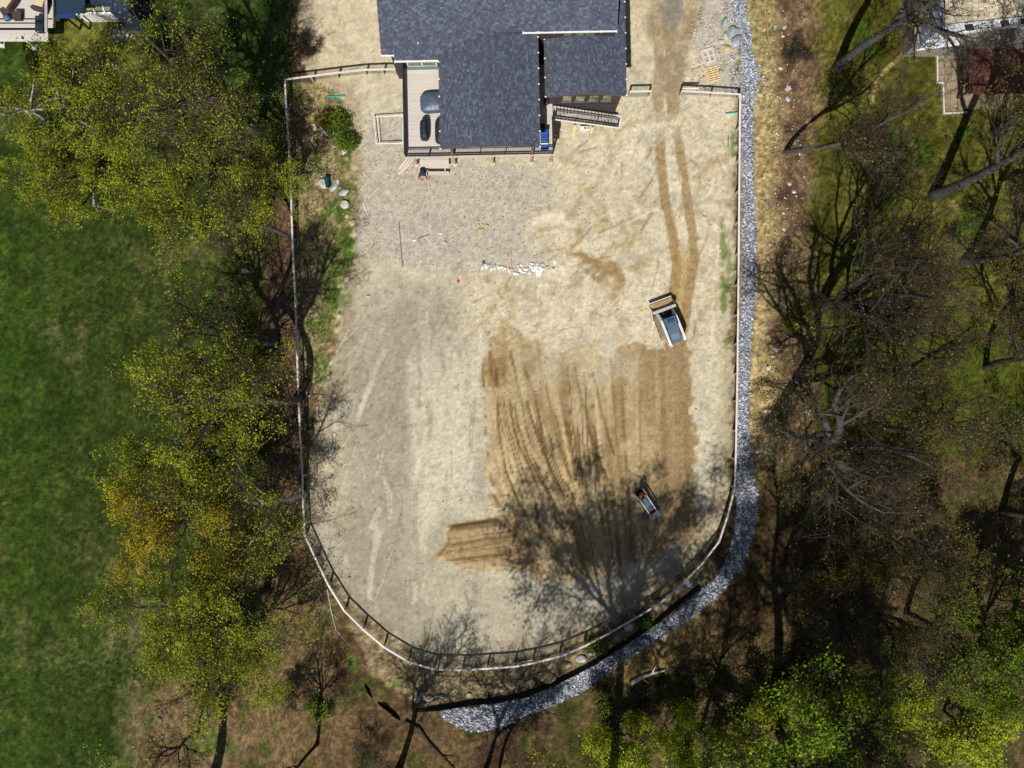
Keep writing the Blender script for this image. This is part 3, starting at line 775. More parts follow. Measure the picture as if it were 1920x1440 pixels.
# ------------------------------------------------------------------ big house
HR = Matrix.Translation((0, 20.5, 0)) @ Matrix.Rotation(math.radians(1.1), 4, 'Z') @ Matrix.Translation((0, -20.5, 0))
house = thing("house", "large house with slate blue shingle roofs and brown siding above the bare yard", "house", (0, 24, 0))
ZD = 3.1
SH_COL = [(80, 86, 102), (72, 79, 96), (90, 96, 112), (82, 83, 97), (68, 76, 94), (98, 105, 120), (85, 92, 107), (78, 78, 92)]
def shingles(parent, name, org, du, dv, nu, nv, exp=.145, tab=.18, seed=1, inside=None):
    """rows of asphalt tabs on the plane org + u*du + v*dv (du along eave, dv upslope), u 0..nu, v 0..nv metres"""
    r = random.Random(seed); mb = MB(); du = Vector(du).normalized(); dv = Vector(dv).normalized(); nn = du.cross(dv).normalized()
    if nn.z < 0: nn = -nn
    org = Vector(org); v = 0.0; row = 0
    while v < nv:
        u = -r.random() * tab
        run = 0; base = SH_COL[0]
        while u < nu:
            w = tab * r.choice((.5, .8, 1, 1.2, 1.6))
            u0 = max(u, 0); u1 = min(u + w - .008, nu)
            u += w
            if u1 - u0 < .03: continue
            c = r.choice(SH_COL); kk = r.uniform(.92, 1.07)
            cc = C(c[0] * kk, c[1] * kk, c[2] * kk, .9)
            th = r.choice((.006, .008, .016, .018))
            v1 = min(v + exp + .03, nv)
            if inside and not inside(u0, v): continue
            a = org + du * u0 + dv * v; b = org + du * u1 + dv * v; c_ = org + du * u1 + dv * v1; d_ = org + du * u0 + dv * v1
            A = a + nn * (th + .012); B = b + nn * (th + .012); C_ = c_ + nn * .004; D = d_ + nn * .004
            i = len(mb.v); mb.v += [tuple(q) for q in (a, b, c_, d_, A, B, C_, D)]; mb.c += [cc] * 8
            mb.f += [(i + 4, i + 5, i + 6, i + 7), (i, i + 1, i + 5, i + 4), (i + 1, i + 2, i + 6, i + 5), (i + 3, i, i + 4, i + 7)]
        v += exp; row += 1
    return obj(name, mb, m_shing, parent, M=HR, kind='stuff')
m_under = mat("roof_underlay", C(60, 66, 84), .9)
def gable(parent, x0, x1, y0, y1, ze, zr, axis_='y', seed=1, over=0, thick=.16):
    """low gable with ridge along y (or x); returns roof slab part"""
    mb = MB()
    if axis_ == 'y':
        xm = (x0 + x1) / 2
        mb.hexa([(x0, y0, ze - thick), (xm, y0, zr - thick), (xm, y1, zr - thick), (x0, y1, ze - thick), (x0, y0, ze), (xm, y0, zr), (xm, y1, zr), (x0, y1, ze)])
        mb.hexa([(xm, y0, zr - thick), (x1, y0, ze - thick), (x1, y1, ze - thick), (xm, y1, zr - thick), (xm, y0, zr), (x1, y0, ze), (x1, y1, ze), (xm, y1, zr)])
    ro = obj("roof", mb, m_under, parent, M=HR)
    hl = math.hypot(xm - x0, zr - ze)
    shingles(ro, "shingles", (x0, y0, ze), (0, 1, 0), (xm - x0, 0, zr - ze), y1 - y0, hl, seed=seed)
    shingles(ro, "shingles", (x1, y0, ze), (0, 1, 0), (xm - x1, 0, zr - ze), y1 - y0, hl, seed=seed + 1)
    cap = MB()
    y = y0
    while y < y1:
        kk = rnd.uniform(.9, 1.1); cc = C(80 * kk, 85 * kk, 101 * kk, .85)
        cap.hexa([(xm - .13, y, zr - .02), (xm + .13, y, zr - .02), (xm + .13, y + .2, zr - .02), (xm - .13, y + .2, zr - .02), (xm - .05, y, zr + .025), (xm + .05, y, zr + .025), (xm + .05, y + .2, zr + .02), (xm - .05, y + .2, zr + .02)], cc)
        y += .205
    obj("ridge_cap", cap, m_shing, ro, M=HR, kind='stuff')
    return ro
# walls
def wall(mb): return obj("wall", mb, m_side, house, M=HR)
mb = MB(); mb.box(-8.75, 1.2, 24.0, 34.0, 0, 6.3); mb.box(1.2, 7.3, 25.05, 34.0, 0, 6.9)
mb.hexa([(-8.75, 24.6, 6.3), (7.3, 25.5, 6.9), (7.3, 34, 6.3), (-8.75, 34, 6.3), (-8.75, 29.3, 9.3), (7.3, 29.3, 9.3), (7.3, 29.5, 9.3), (-8.75, 29.5, 9.3)])
wall(mb)
mb = MB(); mb.box(-4.6, 1.25, 19.6, 23.99, 0, 6.6); wall(mb)
mb = MB(); mb.box(2.75, 8.02, 20.98, 31, 0, 5.35); mb.hexa([(2.75, 20.98, 5.35), (8.02, 20.98, 5.35), (8.02, 31, 5.35), (2.75, 31, 5.35), (5.2, 20.98, 6.05), (5.6, 20.98, 6.05), (5.6, 31, 6.05), (5.2, 31, 6.05)])
wall(mb)
mb = MB(); mb.box(.9, 7.5, 25.0, 29, 5.5, 7.15); wall(mb)
# board and batten on the window wall: each board a part
bx = 2.76
bi = 0
while bx < 8.0:
    mb = MB(); mb.box(bx, min(bx + .185, 8.02), 20.955, 20.978, 2.93, 5.35); obj("siding_board", mb, m_side, house, M=HR)
    mb = MB(); mb.box(bx, min(bx + .185, 8.02), 20.965, 20.978, .15, 2.86); obj("siding_board", mb, m_side, house, M=HR)
    bx += .2
mb = MB(); mb.box(2.74, 8.04, 20.93, 20.978, 2.86, 2.93); obj("band_board", mb, m_black, house, M=HR)
mb = MB(); mb.box(2.74, 8.04, 20.93, 20.975, 0, .15); obj("base_board", mb, m_conc, house, M=HR)
# four windows over the stairs
for i, xc in enumerate((4.05, 5.02, 6.0, 6.98)):
    fr = MB(); fr.box(xc - .36, xc + .36, 20.9, 20.95, 3.75, 3.83); fr.box(xc - .36, xc + .36, 20.9, 20.95, 5.2, 5.28)
    fr.box(xc - .36, xc - .31, 20.9, 20.95, 3.83, 5.2); fr.box(xc + .31, xc + .36, 20.9, 20.95, 3.83, 5.2)
    w_ = obj("window", fr, m_side, house, M=HR)
    pn = MB(); pn.box(xc - .31, xc + .31, 20.91, 20.935, 3.83, 5.2); obj("pane", pn, m_glass, w_, M=HR)
    sl = MB(); sl.box(xc - .40, xc + .40, 20.86, 20.95, 3.70, 3.748); obj("sill", sl, m_sill, w_, M=HR)
# clerestory windows under the upper eave
for xc in (4.1, 4.9, 5.7):
    fr = MB(); fr.box(xc - .36, xc + .36, 24.95, 24.998, 6.25, 6.9)
    w_ = obj("window", fr, m_side, house, M=HR)
    pn = MB(); pn.box(xc - .3, xc + .3, 24.93, 24.948, 6.3, 6.85); obj("pane", pn, m_glass, w_, M=HR)
# patio door on the west deck
fr = MB(); fr.box(-7.75, -5.55, 23.93, 23.998, ZD, ZD + .12); fr.box(-7.75, -5.55, 23.93, 23.998, 5.2, 5.32)
for xx in (-7.75, -6.68, -5.6): fr.box(xx, xx + .08, 23.93, 23.998, ZD + .12, 5.2)
d_ = obj("patio_door", fr, m_trim, house, M=HR)
for xx in (-7.67, -6.6):
    pn = MB(); pn.box(xx, xx + (.99 if xx < -7 else 1.0), 23.95, 23.98, ZD + .12, 5.2); obj("pane", pn, m_glass, d_, M=HR)
mb = MB(); mb.box(-7.8, -5.5, 23.7, 23.92, ZD + .0, ZD + .1); obj("door_step", mb, m_sill, house, M=HR)
# dark shutters/columns beside the door
for xx in (-8.05, -5.35):
    mb = MB(); mb.box(xx, xx + .22, 23.88, 23.998, ZD, 5.6); obj("door_trim", mb, m_black, house, M=HR)
# roofs
rc = gable(house, -5.15, 1.88, 16.95, 25.4, 6.55, 7.5, seed=11)
rr = gable(house, 2.5, 8.28, 20.82, 25.0, 5.5, 6.25, seed=21)
mb = MB(); mb.hexa([(7.35, 25.0, 5.58), (8.28, 25.0, 5.34), (8.28, 33, 5.34), (7.35, 33, 5.58), (7.35, 25.0, 5.74), (8.28, 25.0, 5.5), (8.28, 33, 5.5), (7.35, 33, 5.74)])
re = obj("roof", mb, m_under, house, M=HR)
shingles(re, "shingles", (8.28, 25.0, 5.5), (0, 1, 0), (-.93, 0, .24), 8, .96, seed=25)
# main roof: three eave depths on one slope
SL = .62
def zmain(y): return 7.3 + SL * (y - 24.9)
dvm = Vector((0, 1, SL)).normalized()
mr_ = MB()
for (x0, x1, y0) in ((-9.3, -8.38, 23.72), (-8.38, -1.6, 23.36), (-1.6, 7.55, 24.9)):
    y1 = 29.4
    mr_.hexa([(x0, y0, zmain(y0) - .18), (x1, y0, zmain(y0) - .18), (x1, y1, zmain(y1) - .18), (x0, y1, zmain(y1) - .18), (x0, y0, zmain(y0)), (x1, y0, zmain(y0)), (x1, y1, zmain(y1)), (x0, y1, zmain(y1))])
    mr_.hexa([(x0, 29.4, zmain(29.4) - .18), (x1, 29.4, zmain(29.4) - .18), (x1, 35, zmain(29.4) - 3.5), (x0, 35, zmain(29.4) - 3.5), (x0, 29.4, zmain(29.4)), (x1, 29.4, zmain(29.4)), (x1, 35, zmain(29.4) - 3.3), (x0, 35, zmain(29.4) - 3.3)])
rm = obj("roof", mr_, m_under, house, M=HR)
for k, (x0, x1, y0) in enumerate(((-9.3, -8.38, 23.72), (-8.38, -1.6, 23.36), (-1.6, 7.55, 24.9))):
    shingles(rm, "shingles", (x0, y0, zmain(y0)), (1, 0, 0), dvm, x1 - x0, (29.4 - y0) / dvm.y, seed=31 + k)
# gutters, each with its hanger brackets proud of it
def gutter(a, b, w=.11, h=.1, n=0):
    a = Vector(a); b = Vector(b); mb = MB(); mb.bar(a, b, w, h)
    L_ = (b - a).length; k = max(2, int(L_ / 1.0)); d = (b - a).normalized(); s = Vector((-d.y, d.x, 0))
    for i in range(k + 1):
        q = a.lerp(b, i / k); mb.bar(q - s * .1, q + s * .1, .05, .14)
    return obj("gutter", mb, m_gut, house, M=HR)
gutter((.85, 24.86, zmain(24.9) - .03), (7.5, 24.86, zmain(24.9) - .03), .13)
gutter((-9.28, 23.67, zmain(23.72) - .03), (-8.4, 23.67, zmain(23.72) - .03))
gutter((-8.36, 23.3, zmain(23.36) - .03), (-5.2, 23.3, zmain(23.36) - .03))
m_dkgut = mat("dark_drip_edge", C(96, 86, 90), .5)
def edge(a, b, w=.06, h=.1):
    a = Vector(a); b = Vector(b); mb = MB(); mb.bar(a, b, w, h)
    o = obj("drip_edge", mb, m_dkgut, house, M=HR)
    st = MB(); k = int((b - a).length / 1.1)
    for i in range(k + 1):
        q = a.lerp(b, i / k); st.bar(q - Vector((0, .045, -.03)), q + Vector((0, .045, .03)), .12, .06)
    obj("bracket", st, m_gut, o, M=HR, kind='stuff')
edge((-5.2, 16.95, 6.5), (-5.2, 24.4, 6.5)); edge((1.93, 16.95, 6.5), (1.93, 24.8, 6.5)); edge((2.45, 20.82, 5.45), (2.45, 25, 5.45), .09); edge((8.32, 20.82, 5.45), (8.32, 31, 5.45), .05)
for (x0, xm, x1, y, ze, zr) in ((-5.15, -1.635, 1.88, 16.93, 6.55, 7.5), (2.5, 5.39, 8.28, 20.8, 5.5, 6.25)):
    for xa, za, xb, zb in ((x0, ze, xm, zr), (xm, zr, x1, ze)):
        mb = MB(); mb.bar((xa, y, za - .09), (xb, y, zb - .09), .04, .18); obj("fascia", mb, m_dkgut, house, M=HR)
# roof vents
mb = MB(); vx, vy = -7.95, 27.1
mb.tube([(vx, vy, zmain(vy) - .1), (vx, vy, zmain(vy) + .45)], .05, 10); v_ = obj("vent_pipe", mb, m_trim, house, M=HR)
mb = MB(); mb.tube([(vx, vy, zmain(vy) + .45), (vx, vy, zmain(vy) + .47)], .075, 10); obj("vent_cap", mb, m_black, v_, M=HR)
mb = MB(); vx, vy = -6.6, 24.35
mb.tube([(vx, vy, zmain(vy) - .1), (vx, vy, zmain(vy) + .2)], .05, 10); obj("vent_pipe", mb, m_trim, house, M=HR)

# ------------------------------------------------------------------ deck with stairs
deck = thing("deck", "raised composite deck with black railings wrapping the big house", "deck", (-3, 18, 0))
y = 17.2
while y < 23.9:
    x1 = 3.05 if y < 20.85 else 2.7
    y1 = min(y + .138, 23.9)
    mb = MB(); mb.box(-8.1, -4.62 if y > 19.5 else -2.0, y, y1, ZD - .03, ZD + rnd.uniform(-.002, .002)); obj("deck_board", mb, m_deckb, deck, M=HR)
    mb = MB(); mb.box(1.27 if y > 19.5 else -1.99, x1, y, y1, ZD - .03, ZD + rnd.uniform(-.002, .002)); obj("deck_board", mb, m_deckb, deck, M=HR)
    y += .145
fas = MB(); fas.box(-8.16, 3.11, 17.12, 17.17, ZD - .32, ZD + .0); fas.box(-8.16, -8.11, 17.17, 23.9, ZD - .32, ZD); fas.box(3.06, 3.11, 17.17, 19.75, ZD - .32, ZD)
obj("fascia_board", fas, m_deckb, deck, M=HR)
mb = MB()
for yy in np.arange(17.4, 23.8, .45): mb.box(-8.1, 3.0, yy, yy + .04, ZD - .28, ZD - .035)
obj("joists", mb, m_wood, deck, M=HR, kind='stuff')
for xp in (-7.45, -4.5, -1.55, 1.42, 2.92):
    mb = MB(); mb.box(xp - .075, xp + .075, 17.18, 17.33, .25, ZD - .32); p_ = obj("post", mb, m_wood, deck, M=HR)
    ft = MB(); ft.tube([(xp, 17.22, -.05), (xp, 17.22, .27)], .17, 14); obj("concrete_footing", ft, m_conc, deck, M=HR)
for xp in (-7.45, 2.6):
    mb = MB(); mb.box(xp - .075, xp + .075, 21.0, 21.15, 0, ZD - .32); obj("post", mb, m_wood, deck, M=HR)
for xp in (-4.5, 1.42):
    mb = MB(); mb.box(xp - .09, xp + .09, 17.15, 17.33, ZD, 6.45); obj("roof_post", mb, m_brownp, deck, M=HR)
def railing(a, b, parent, nposts=2, z0=ZD, z1=None, M=HR, hgt=.95, bal=.14):
    a = Vector(a); b = Vector(b)
    if z1 is None: z1 = z0
    za, zb = Vector((0, 0, z0)), Vector((0, 0, z1))
    A, B = a + za, b + zb
    up = Vector((0, 0, 1))
    for hh, w in ((hgt, .09), (.82 * hgt, .05), (.1, .05)):
        mb = MB(); mb.bar(A + up * hh, B + up * hh, w, .04); obj("rail", mb, m_black, parent, M=M)
    for k in range(nposts):
        q = A.lerp(B, k / (nposts - 1)); mb = MB(); mb.bar(q, q + up * (hgt + .04), .075, .075, up=(0, 1, 0)); obj("rail_post", mb, m_black, parent, M=M)
    mb = MB(); n = int((B - A).length / bal)
    for k in range(n):
        q = A.lerp(B, (k + .5) / n); mb.bar(q + up * .1, q + up * .8, .036, .036, up=(0, 1, 0))
    obj("balusters", mb, m_black, parent, M=M, kind='stuff')
railing((-8.03, 17.25, 0), (-8.03, 23.8, 0), deck, 4)
railing((-8.03, 17.22, 0), (-4.55, 17.22, 0), deck, 3)
railing((-4.45, 17.22, 0), (1.35, 17.22, 0), deck, 4)
railing((1.5, 17.22, 0), (3.0, 17.22, 0), deck, 2)
railing((3.0, 17.25, 0), (3.0, 19.8, 0), deck, 2)
stairs = thing("deck_stairs", "long straight flight of pale stairs with black railing against the brown window wall", "stairs", (5.5, 20.3, 0))
NS = 18
x0s, x1s, ya, yb = 3.12, 8.05, 19.85, 20.85
for k in range(NS):
    zt = ZD * (1 - (k + 1) / (NS + 1)); xa = x0s + (x1s - x0s) * k / NS
    mb = MB(); mb.box(xa, xa + .215, ya, yb, zt - .04, zt); obj("tread", mb, m_deckb, stairs, M=HR)
    mb = MB(); mb.box(xa + .19, xa + .21, ya + .02, yb - .02, zt - .14, zt - .045); obj("riser", mb, m_side, stairs, M=HR)
for yy in (ya - .04, yb + .0):
    mb = MB(); dz = -.16
    mb.bar((x0s, yy + .02, ZD + dz), (x1s + .2, yy + .02, 0 + .1), .038, .26); obj("stringer", mb, m_trim if yy < 20 else m_black, stairs, M=HR)
railing((x0s + .05, ya + .03, 0), (x1s + .15, ya + .03, 0), stairs, 4, ZD - .1, .1)
mb = MB(); mb.box(x1s - .05, x1s + .5, ya - .05, yb, -.02, .09); obj("landing_pad", mb, m_conc, stairs, M=HR)

# things on the deck
def lump(name, label, cat, cx, cy, z0, prof, m_, rot=0, n=22, jit=.04, seed=3, sub=True):
    """draped cover: stacked superellipse rings prof=[(z,rx,ry),...] with folds"""
    r = random.Random(seed); mb = MB(); rings = []
    for (z, rx, ry) in prof:
        ring = []
        for k in range(n):
            a = 2 * math.pi * k / n; c, s = math.cos(a), math.sin(a)
            e = .45
            x = math.copysign(abs(c) ** e, c) * rx; y = math.copysign(abs(s) ** e, s) * ry
            f = 1 + r.uniform(-jit, jit)
            x *= f; y *= f
            X_ = x * math.cos(rot) - y * math.sin(rot) + cx; Y_ = x * math.sin(rot) + y * math.cos(rot) + cy
            ring.append((X_, Y_, z0 + z + r.uniform(-.012, .012)))
        rings.append(ring)
    mb.loft(rings)
    o = obj(name, mb, m_, M=HR, smooth=False)
    if sub:
        md = o.modifiers.new("sub", 'SUBSURF'); md.levels = 1; md.render_levels = 2
        o.data.polygons.foreach_set("use_smooth", [True] * len(o.data.polygons))
    return tag(o, label, cat)
lump("furniture_cover", "large slate blue fabric cover draped over furniture on the left deck", "cover", -5.75, 21.15, ZD, [(.0, 1.12, .82), (.25, 1.1, .8), (.55, 1.03, .74), (.62, .9, .6), (.78, .35, .25)], m_cover, .05, 26, .05, 3)
lump("furniture_cover", "long narrow dark cover over a grill beside the lower end of the left deck", "cover", -6.55, 19.05, ZD, [(0, .36, .82), (.5, .36, .8), (.85, .3, .72), (1.05, .12, .62)], m_dark, 0, 20, .03, 5)
lump("furniture_cover", "dark rounded cover half hidden under the roof edge at the left deck", "cover", -5.2, 19.0, ZD, [(0, .62, 1.0), (.35, .62, 1.0), (.6, .5, .85), (.7, .2, .4)], m_dark, 0, 22, .03, 8)
m_blue = mat("blue_paint", C(48, 92, 160), .4, var=.12)
gr = thing("cooler", "blue chest and blue box standing on the narrow deck end at the right", "chest", (2.35, 17.9, ZD))
mb = MB(); mb.box(2.1, 2.62, 17.95, 18.75, ZD, ZD + .75); obj("body", mb, m_blue, gr, M=HR, bevel=.03)
mb = MB(); mb.box(2.07, 2.65, 18.55, 18.85, ZD + .75, ZD + .85); obj("lid", mb, m_blue, gr, M=HR, bevel=.02)
mb = MB(); mb.box(2.1, 2.65, 17.45, 17.86, ZD, ZD + .55); obj("side_box", mb, m_blue, gr, M=HR, bevel=.02)
mb = MB(); mb.box(2.09, 2.66, 17.80, 17.88, ZD + .55, ZD + .6); obj("trim_strip", mb, m_trim, gr, M=HR)
lump("deck_bin", "small black bin beside the blue chest on the deck", "bin", 2.2, 19.15, ZD, [(0, .2, .2), (.5, .24, .24), (.55, .1, .1)], m_black, 0, 12, .02, 4, False)
lump("planter", "dark leafy planter at the head of the stairs", "planter", 2.6, 21.05, ZD, [(0, .18, .18), (.4, .22, .22), (.45, .15, .15)], m_black, 0, 12, .02, 4, False)

# picnic table
pt = thing("picnic_table", "weathered grey picnic table with a low bench just below the deck edge", "picnic table", (-6.0, 16.9, 0))
for k in range(5):
    mb = MB(); mb.box(-7.15, -4.9, 16.72 + k * .155, 16.72 + k * .155 + .145, .70, .745); obj("plank", mb, m_weath, pt)
for xx in (-6.9, -5.2):
    mb = MB(); mb.bar((xx, 16.4, 0), (xx, 16.95, .7), .09, .04); mb.bar((xx, 17.75, 0), (xx, 17.2, .7), .09, .04); mb.bar((xx, 16.35, .38), (xx, 17.8, .38), .04, .09); obj("leg", mb, m_weath, pt)
for yy in (16.22, 17.72):
    for k in range(2):
        mb = MB(); mb.box(-7.1 if yy > 17 else -6.6, -4.9, yy + k * .15, yy + k * .15 + .14, .42, .455); obj("bench_plank", mb, m_weath, pt)
# leaning boards
for k, (a, b) in enumerate((((748, 318), (768, 296)), ((747, 327), (772, 298)), ((752, 326), (778, 298)))):
    p, q = G(*a, .03), G(*b, .55)
    mb = MB(); mb.bar(p, q, .12, .035)
    tag(obj("board", mb, m_weath), ["short pale board leaning on the deck corner, leftmost of three", "long pale board leaning on the deck corner between two others", "long pale board leaning nearest the first deck post"][k], "board", "boards leaning on the deck corner")
for k, (a, b, lab) in enumerate((((1075, 256), (1078, 236), "upright pale board sticking out below the stairs, left of the white box"), ((1108, 250), (1111, 240), "short pale board below the stairs, right of the white box"))):
    mb = MB(); mb.bar(G(*a, .03), G(*b, .25), .2 if k == 0 else .12, .04); tag(obj("board", mb, m_pallet), lab, "board")
wb = thing("white_box", "small white plastic box on the ground below the stairs", "box", tuple(G(1096, 242)))
mb = MB(); c = G(1096, 242); mb.box(c.x - .38, c.x + .38, c.y - .16, c.y + .16, 0, .3); obj("body", mb, m_trim, wb, bevel=.02)
mb = MB(); mb.box(c.x - .05, c.x + .1, c.y - .06, c.y + .06, .3, .33); obj("handle", mb, m_black, wb)
mb = MB(); mb.box(c.x + .2, c.x + .3, c.y - .06, c.y + .06, .3, .33); obj("latch", mb, m_black, wb)
# white pipe frame beside the deck
fr = thing("raised_frame", "white rectangular pipe frame standing low on the gravel left of the deck", "frame", tuple(G(730, 245)))
FRC = [(702, 222.5), (757, 219.5), (757, 271.5), (707.5, 272.5)]
pts = [G(*p) for p in FRC]
for i in range(4):
    a, b = pts[i], pts[(i + 1) % 4]
    mb = MB(); mb.tube([(a.x, a.y, .5), (b.x, b.y, .5)], .035, 8); obj("rail", mb, m_gut, fr)
    mb = MB(); mb.tube([(a.x, a.y, 0), (a.x, a.y, .5)], .035, 8); obj("leg", mb, m_gut, fr)
mb = MB(); a = G(706, 224); b = G(711, 271); mb.tube([(a.x + .12, a.y, .45), (b.x + .1, b.y, .45)], .03, 8); obj("cross_rail", mb, m_gut, fr)

# pallets
def pallet(name, label, cx, cy, rot, m_, nb, w=1.05, l=1.25, open_=False):
    c = G(cx, cy); r = thing(name, label, "pallet", tuple(c), "pallets beside the stone strip")
    M = Matrix.Translation(c) @ Matrix.Rotation(rot, 4, 'Z')
    for k in range(3):
        xx = -w / 2 + .05 + k * (w - .1) / 2
        mb = MB(); mb.box(xx - .03, xx + .03, -l / 2, l / 2, .02, .11, M); obj("stringer", mb, m_, r)
    st = l / nb
    for k in range(nb):
        yy = -l / 2 + st * k
        wd = st * (.62 if not open_ else .6)
        mb = MB(); mb.box(-w / 2, w / 2, yy + .02, yy + wd + .02, .11, .13, M); obj("slat", mb, m_, r)
    for k in range(3):
        yy = -l / 2 + k * (l - .1) / 2
        mb = MB(); mb.box(-w / 2, w / 2, yy, yy + .1, .0, .02, M); obj("bottom_slat", mb, m_, r)
    return r
pallet("pallet", "yellow pine pallet nearer the fence, one of two end to end", 1336, 139.5, math.radians(16), m_pallet, 7, 1.0, 1.25)
# grey block pallet: solid deck sheet with four square holes
c = G(1328, 106); r = thing("pallet", "grey plank pallet with four square holes above the yellow one", "pallet", tuple(c), "pallets beside the stone strip")
M_ = Matrix.Translation(c) @ Matrix.Rotation(math.radians(16), 4, 'Z')
for (x0, x1) in ((-.52, -.34), (-.09, .09), (.34, .52)):
    mb = MB(); mb.box(x0, x1, -.6, .6, .12, .15, M_); obj("board", mb, m_palletg, r)
for (y0, y1) in ((-.6, -.38), (-.09, .10), (.38, .6)):
    mb = MB(); mb.box(-.339, -.091, y0, y1, .118, .148, M_); mb.box(.091, .339, y0, y1, .118, .148, M_); obj("board", mb, m_palletg, r)
for x0 in (-.45, 0, .45):
    mb = MB(); mb.box(x0 - .04, x0 + .04, -.58, .58, .0, .118, M_); obj("runner", mb, m_palletg, r)

# boulders
def boulder(px, py, rx, ry, rz, m_, label, seed, rot=0.0, sub=2, name="boulder", group=None, zoff=0):
    r = random.Random(seed); me = bpy.data.meshes.new(name)
    import bmesh
    bm = bmesh.new(); bmesh.ops.create_icosphere(bm, subdivisions=sub, radius=1)
    k = [Vector((r.uniform(-1, 1), r.uniform(-1, 1), r.uniform(-.6, 1))).normalized() for _ in range(7)]
    cut = [r.uniform(.62, .9) for _ in k]
    for v in bm.verts:
        for n_, c_ in zip(k, cut):
            d = v.co.dot(n_)
            if d > c_: v.co -= n_ * (d - c_)
        v.co *= 1 + r.uniform(-.05, .05)
        v.co.x *= rx; v.co.y *= ry; v.co.z *= rz
    bm.to_mesh(me); bm.free(); me.materials.append(m_)
    o = bpy.data.objects.new(name, me); COL.objects.link(o)
    o.location = G(px, py, rz * .25 + zoff); o.rotation_euler = (r.uniform(-.15, .15), r.uniform(-.15, .15), rot)
    return tag(o, label, "boulder", group)
boulder(1358, 45, .28, .5, .35, m_rockb, "narrow blue grey boulder, topmost of the cluster by the stone strip", 1, -.2)
boulder(1374, 60, .5, .45, .35, m_rockb, "broad boulder with a sandy top in the middle of the cluster", 2, .4)
boulder(1360, 68, .28, .35, .3, m_rock, "small round boulder at the left of the cluster by the stone strip", 3, .3)
boulder(1379, 80, .42, .62, .4, m_rockb, "largest blue grey boulder at the lower right of the cluster", 4, -.6)
boulder(1361, 91, .42, .34, .25, m_rockt, "flat cream boulder at the bottom of the cluster", 5, .2)
boulder(1352, 78, .34, .2, .15, m_rock, "flat pale slab at the left foot of the cluster", 6, .1)
Ls = [(592, 240, .2, .45, .2, "shaded grey"), (607, 246, .2, .5, .2, "long pale"), (648, 281, .28, .5, .3, "dark tilted"), (607, 345, .5, .4, .18, "flat slab"), (628, 348, .3, .6, .2, "curved pale slab"), (645, 361, .45, .28, .18, "low pale slab"), (647, 384, .38, .36, .3, "rounded white"), (661, 417, .28, .3, .26, "cream"), (651, 406, .2, .22, .2, "small tan")]
dsc = ["grey boulder in tree shade inside the upper left fence", "long pale boulder right of the shaded one inside the upper left fence", "dark tilted stone at the foot of the green growth", "flat pale slab left of the dark green drum", "pale slab right of the dark green drum", "low pale slab trailing toward the gravel from the drum", "rounded white boulder below the slabs at the gravel edge", "cream boulder with dark shade at the gravel edge, lowest of the left stones", "small tan boulder between the white and the cream one"]
for i, (x, y, a, b, c_, t) in enumerate(Ls):
    boulder(x, y, a, b, c_, m_rockt if i in (7, 8) else m_rock, dsc[i], 20 + i, rnd.uniform(-.6, .6))
m_slab = m_rock
# dark green drum
mb = MB(); p, q = G(616, 352, .2), G(614, 332, .2); mb.tube([p, q], .2, 16); tag(obj("drum", mb, m_tarp), "dark green barrel lying between two pale slabs", "drum")
# boulders along the bottom bank
bb = [(783, 1311, .34, .26, "dark grey stone at the left end of the bank row"), (793, 1302, .22, .18, "small white stone above the left end of the bank row"), (804, 1309, .42, .26, "rounded pale stone second along the bank row"), (827, 1305, .5, .18, "long flat blue grey stone of the bank row"), (851, 1297, .34, .3, "blue grey boulder standing up from the bank row"), (879, 1303, .3, .2, "tan stone on the fabric edge of the bank row"), (917, 1291, .34, .28, "tan stone beside the trunk shadow on the bank"), (938, 1292, .26, .2, "grey stone right of the trunk shadow on the bank"), (962, 1285, .4, .3, "blue grey boulder left of the big tan one"), (978, 1281, .3, .34, "tall grey stone touching the big tan boulder"), (995, 1282, .4, .4, "squarish tan boulder left of the biggest"), (1024, 1270, .85, .46, "biggest pale tan boulder on the bottom bank"), (1060, 1247, .5, .3, "grey slab right of the biggest tan boulder"), (1090, 1236, .45, .32, "grey boulder with a black shadow behind it"), (1112, 1224, .4, .22, "low grey slab near the green clump"), (1180, 1176, .45, .28, "long pale stone under the right curve of the fence"), (1252, 1120, .6, .3, "flat tan slab beneath the rail at the right curve"), (1272, 1107, .4, .25, "cream stone near the right end of the bank row"), (1290, 1094, .3, .55, "blue grey slab at the right end of the fabric"), (1308, 1070, .3, .2, "small blue grey slab under the fence post on the right curve")]
for i, (x, y, a, b, t) in enumerate(bb):
    boulder(x, y, a, b, .16 + .12 * (a > .4), m_rockt if 'tan' in t or 'cream' in t else (m_rockb if 'blue' in t else m_rock), t, 60 + i, rnd.uniform(-.3, .5) if i < 15 else .6)
rr_ = [(1453, 50, .22), (1470, 52, .25), (1468, 68, .2), (1478, 165, .34), (1477, 186, .3), (1463, 128, .2), (1458, 252, .18), (1500, 250, .14), (1480, 345, .22), (1488, 360, .2), (1469, 400, .16), (1470, 430, .2), (1455, 655, .3), (1440, 690, .28), (1448, 668, .26), (1512, 772, .4), (1436, 770, .24), (1448, 748, .18), (1418, 846, .3), (1504, 820, .2), (575, 1268, .26), (592, 1292, .2), (395, 1330, .5), (350, 1345, .3), (390, 1345, .26), (300, 1350, .3), (305, 1380, .26), (380, 1385, .3), (1520, 1165, .3), (1545, 1275, .26), (1535, 1230, .45), (1528, 1250, .4), (575, 735, .18), (580, 742, .2), (585, 905, .24), (584, 918, .2), (576, 683, .22), (460, 508, .34), (1320, 407, .2), (690, 555, .2), (835, 455, .22)]
m_rockm = mat('darker_grey_rock', C(128, 128, 122, .8), .9, var=.35, scale=3, bump=.03, bscale=5)  # plain darker grey for the stones in the lower woods and litter
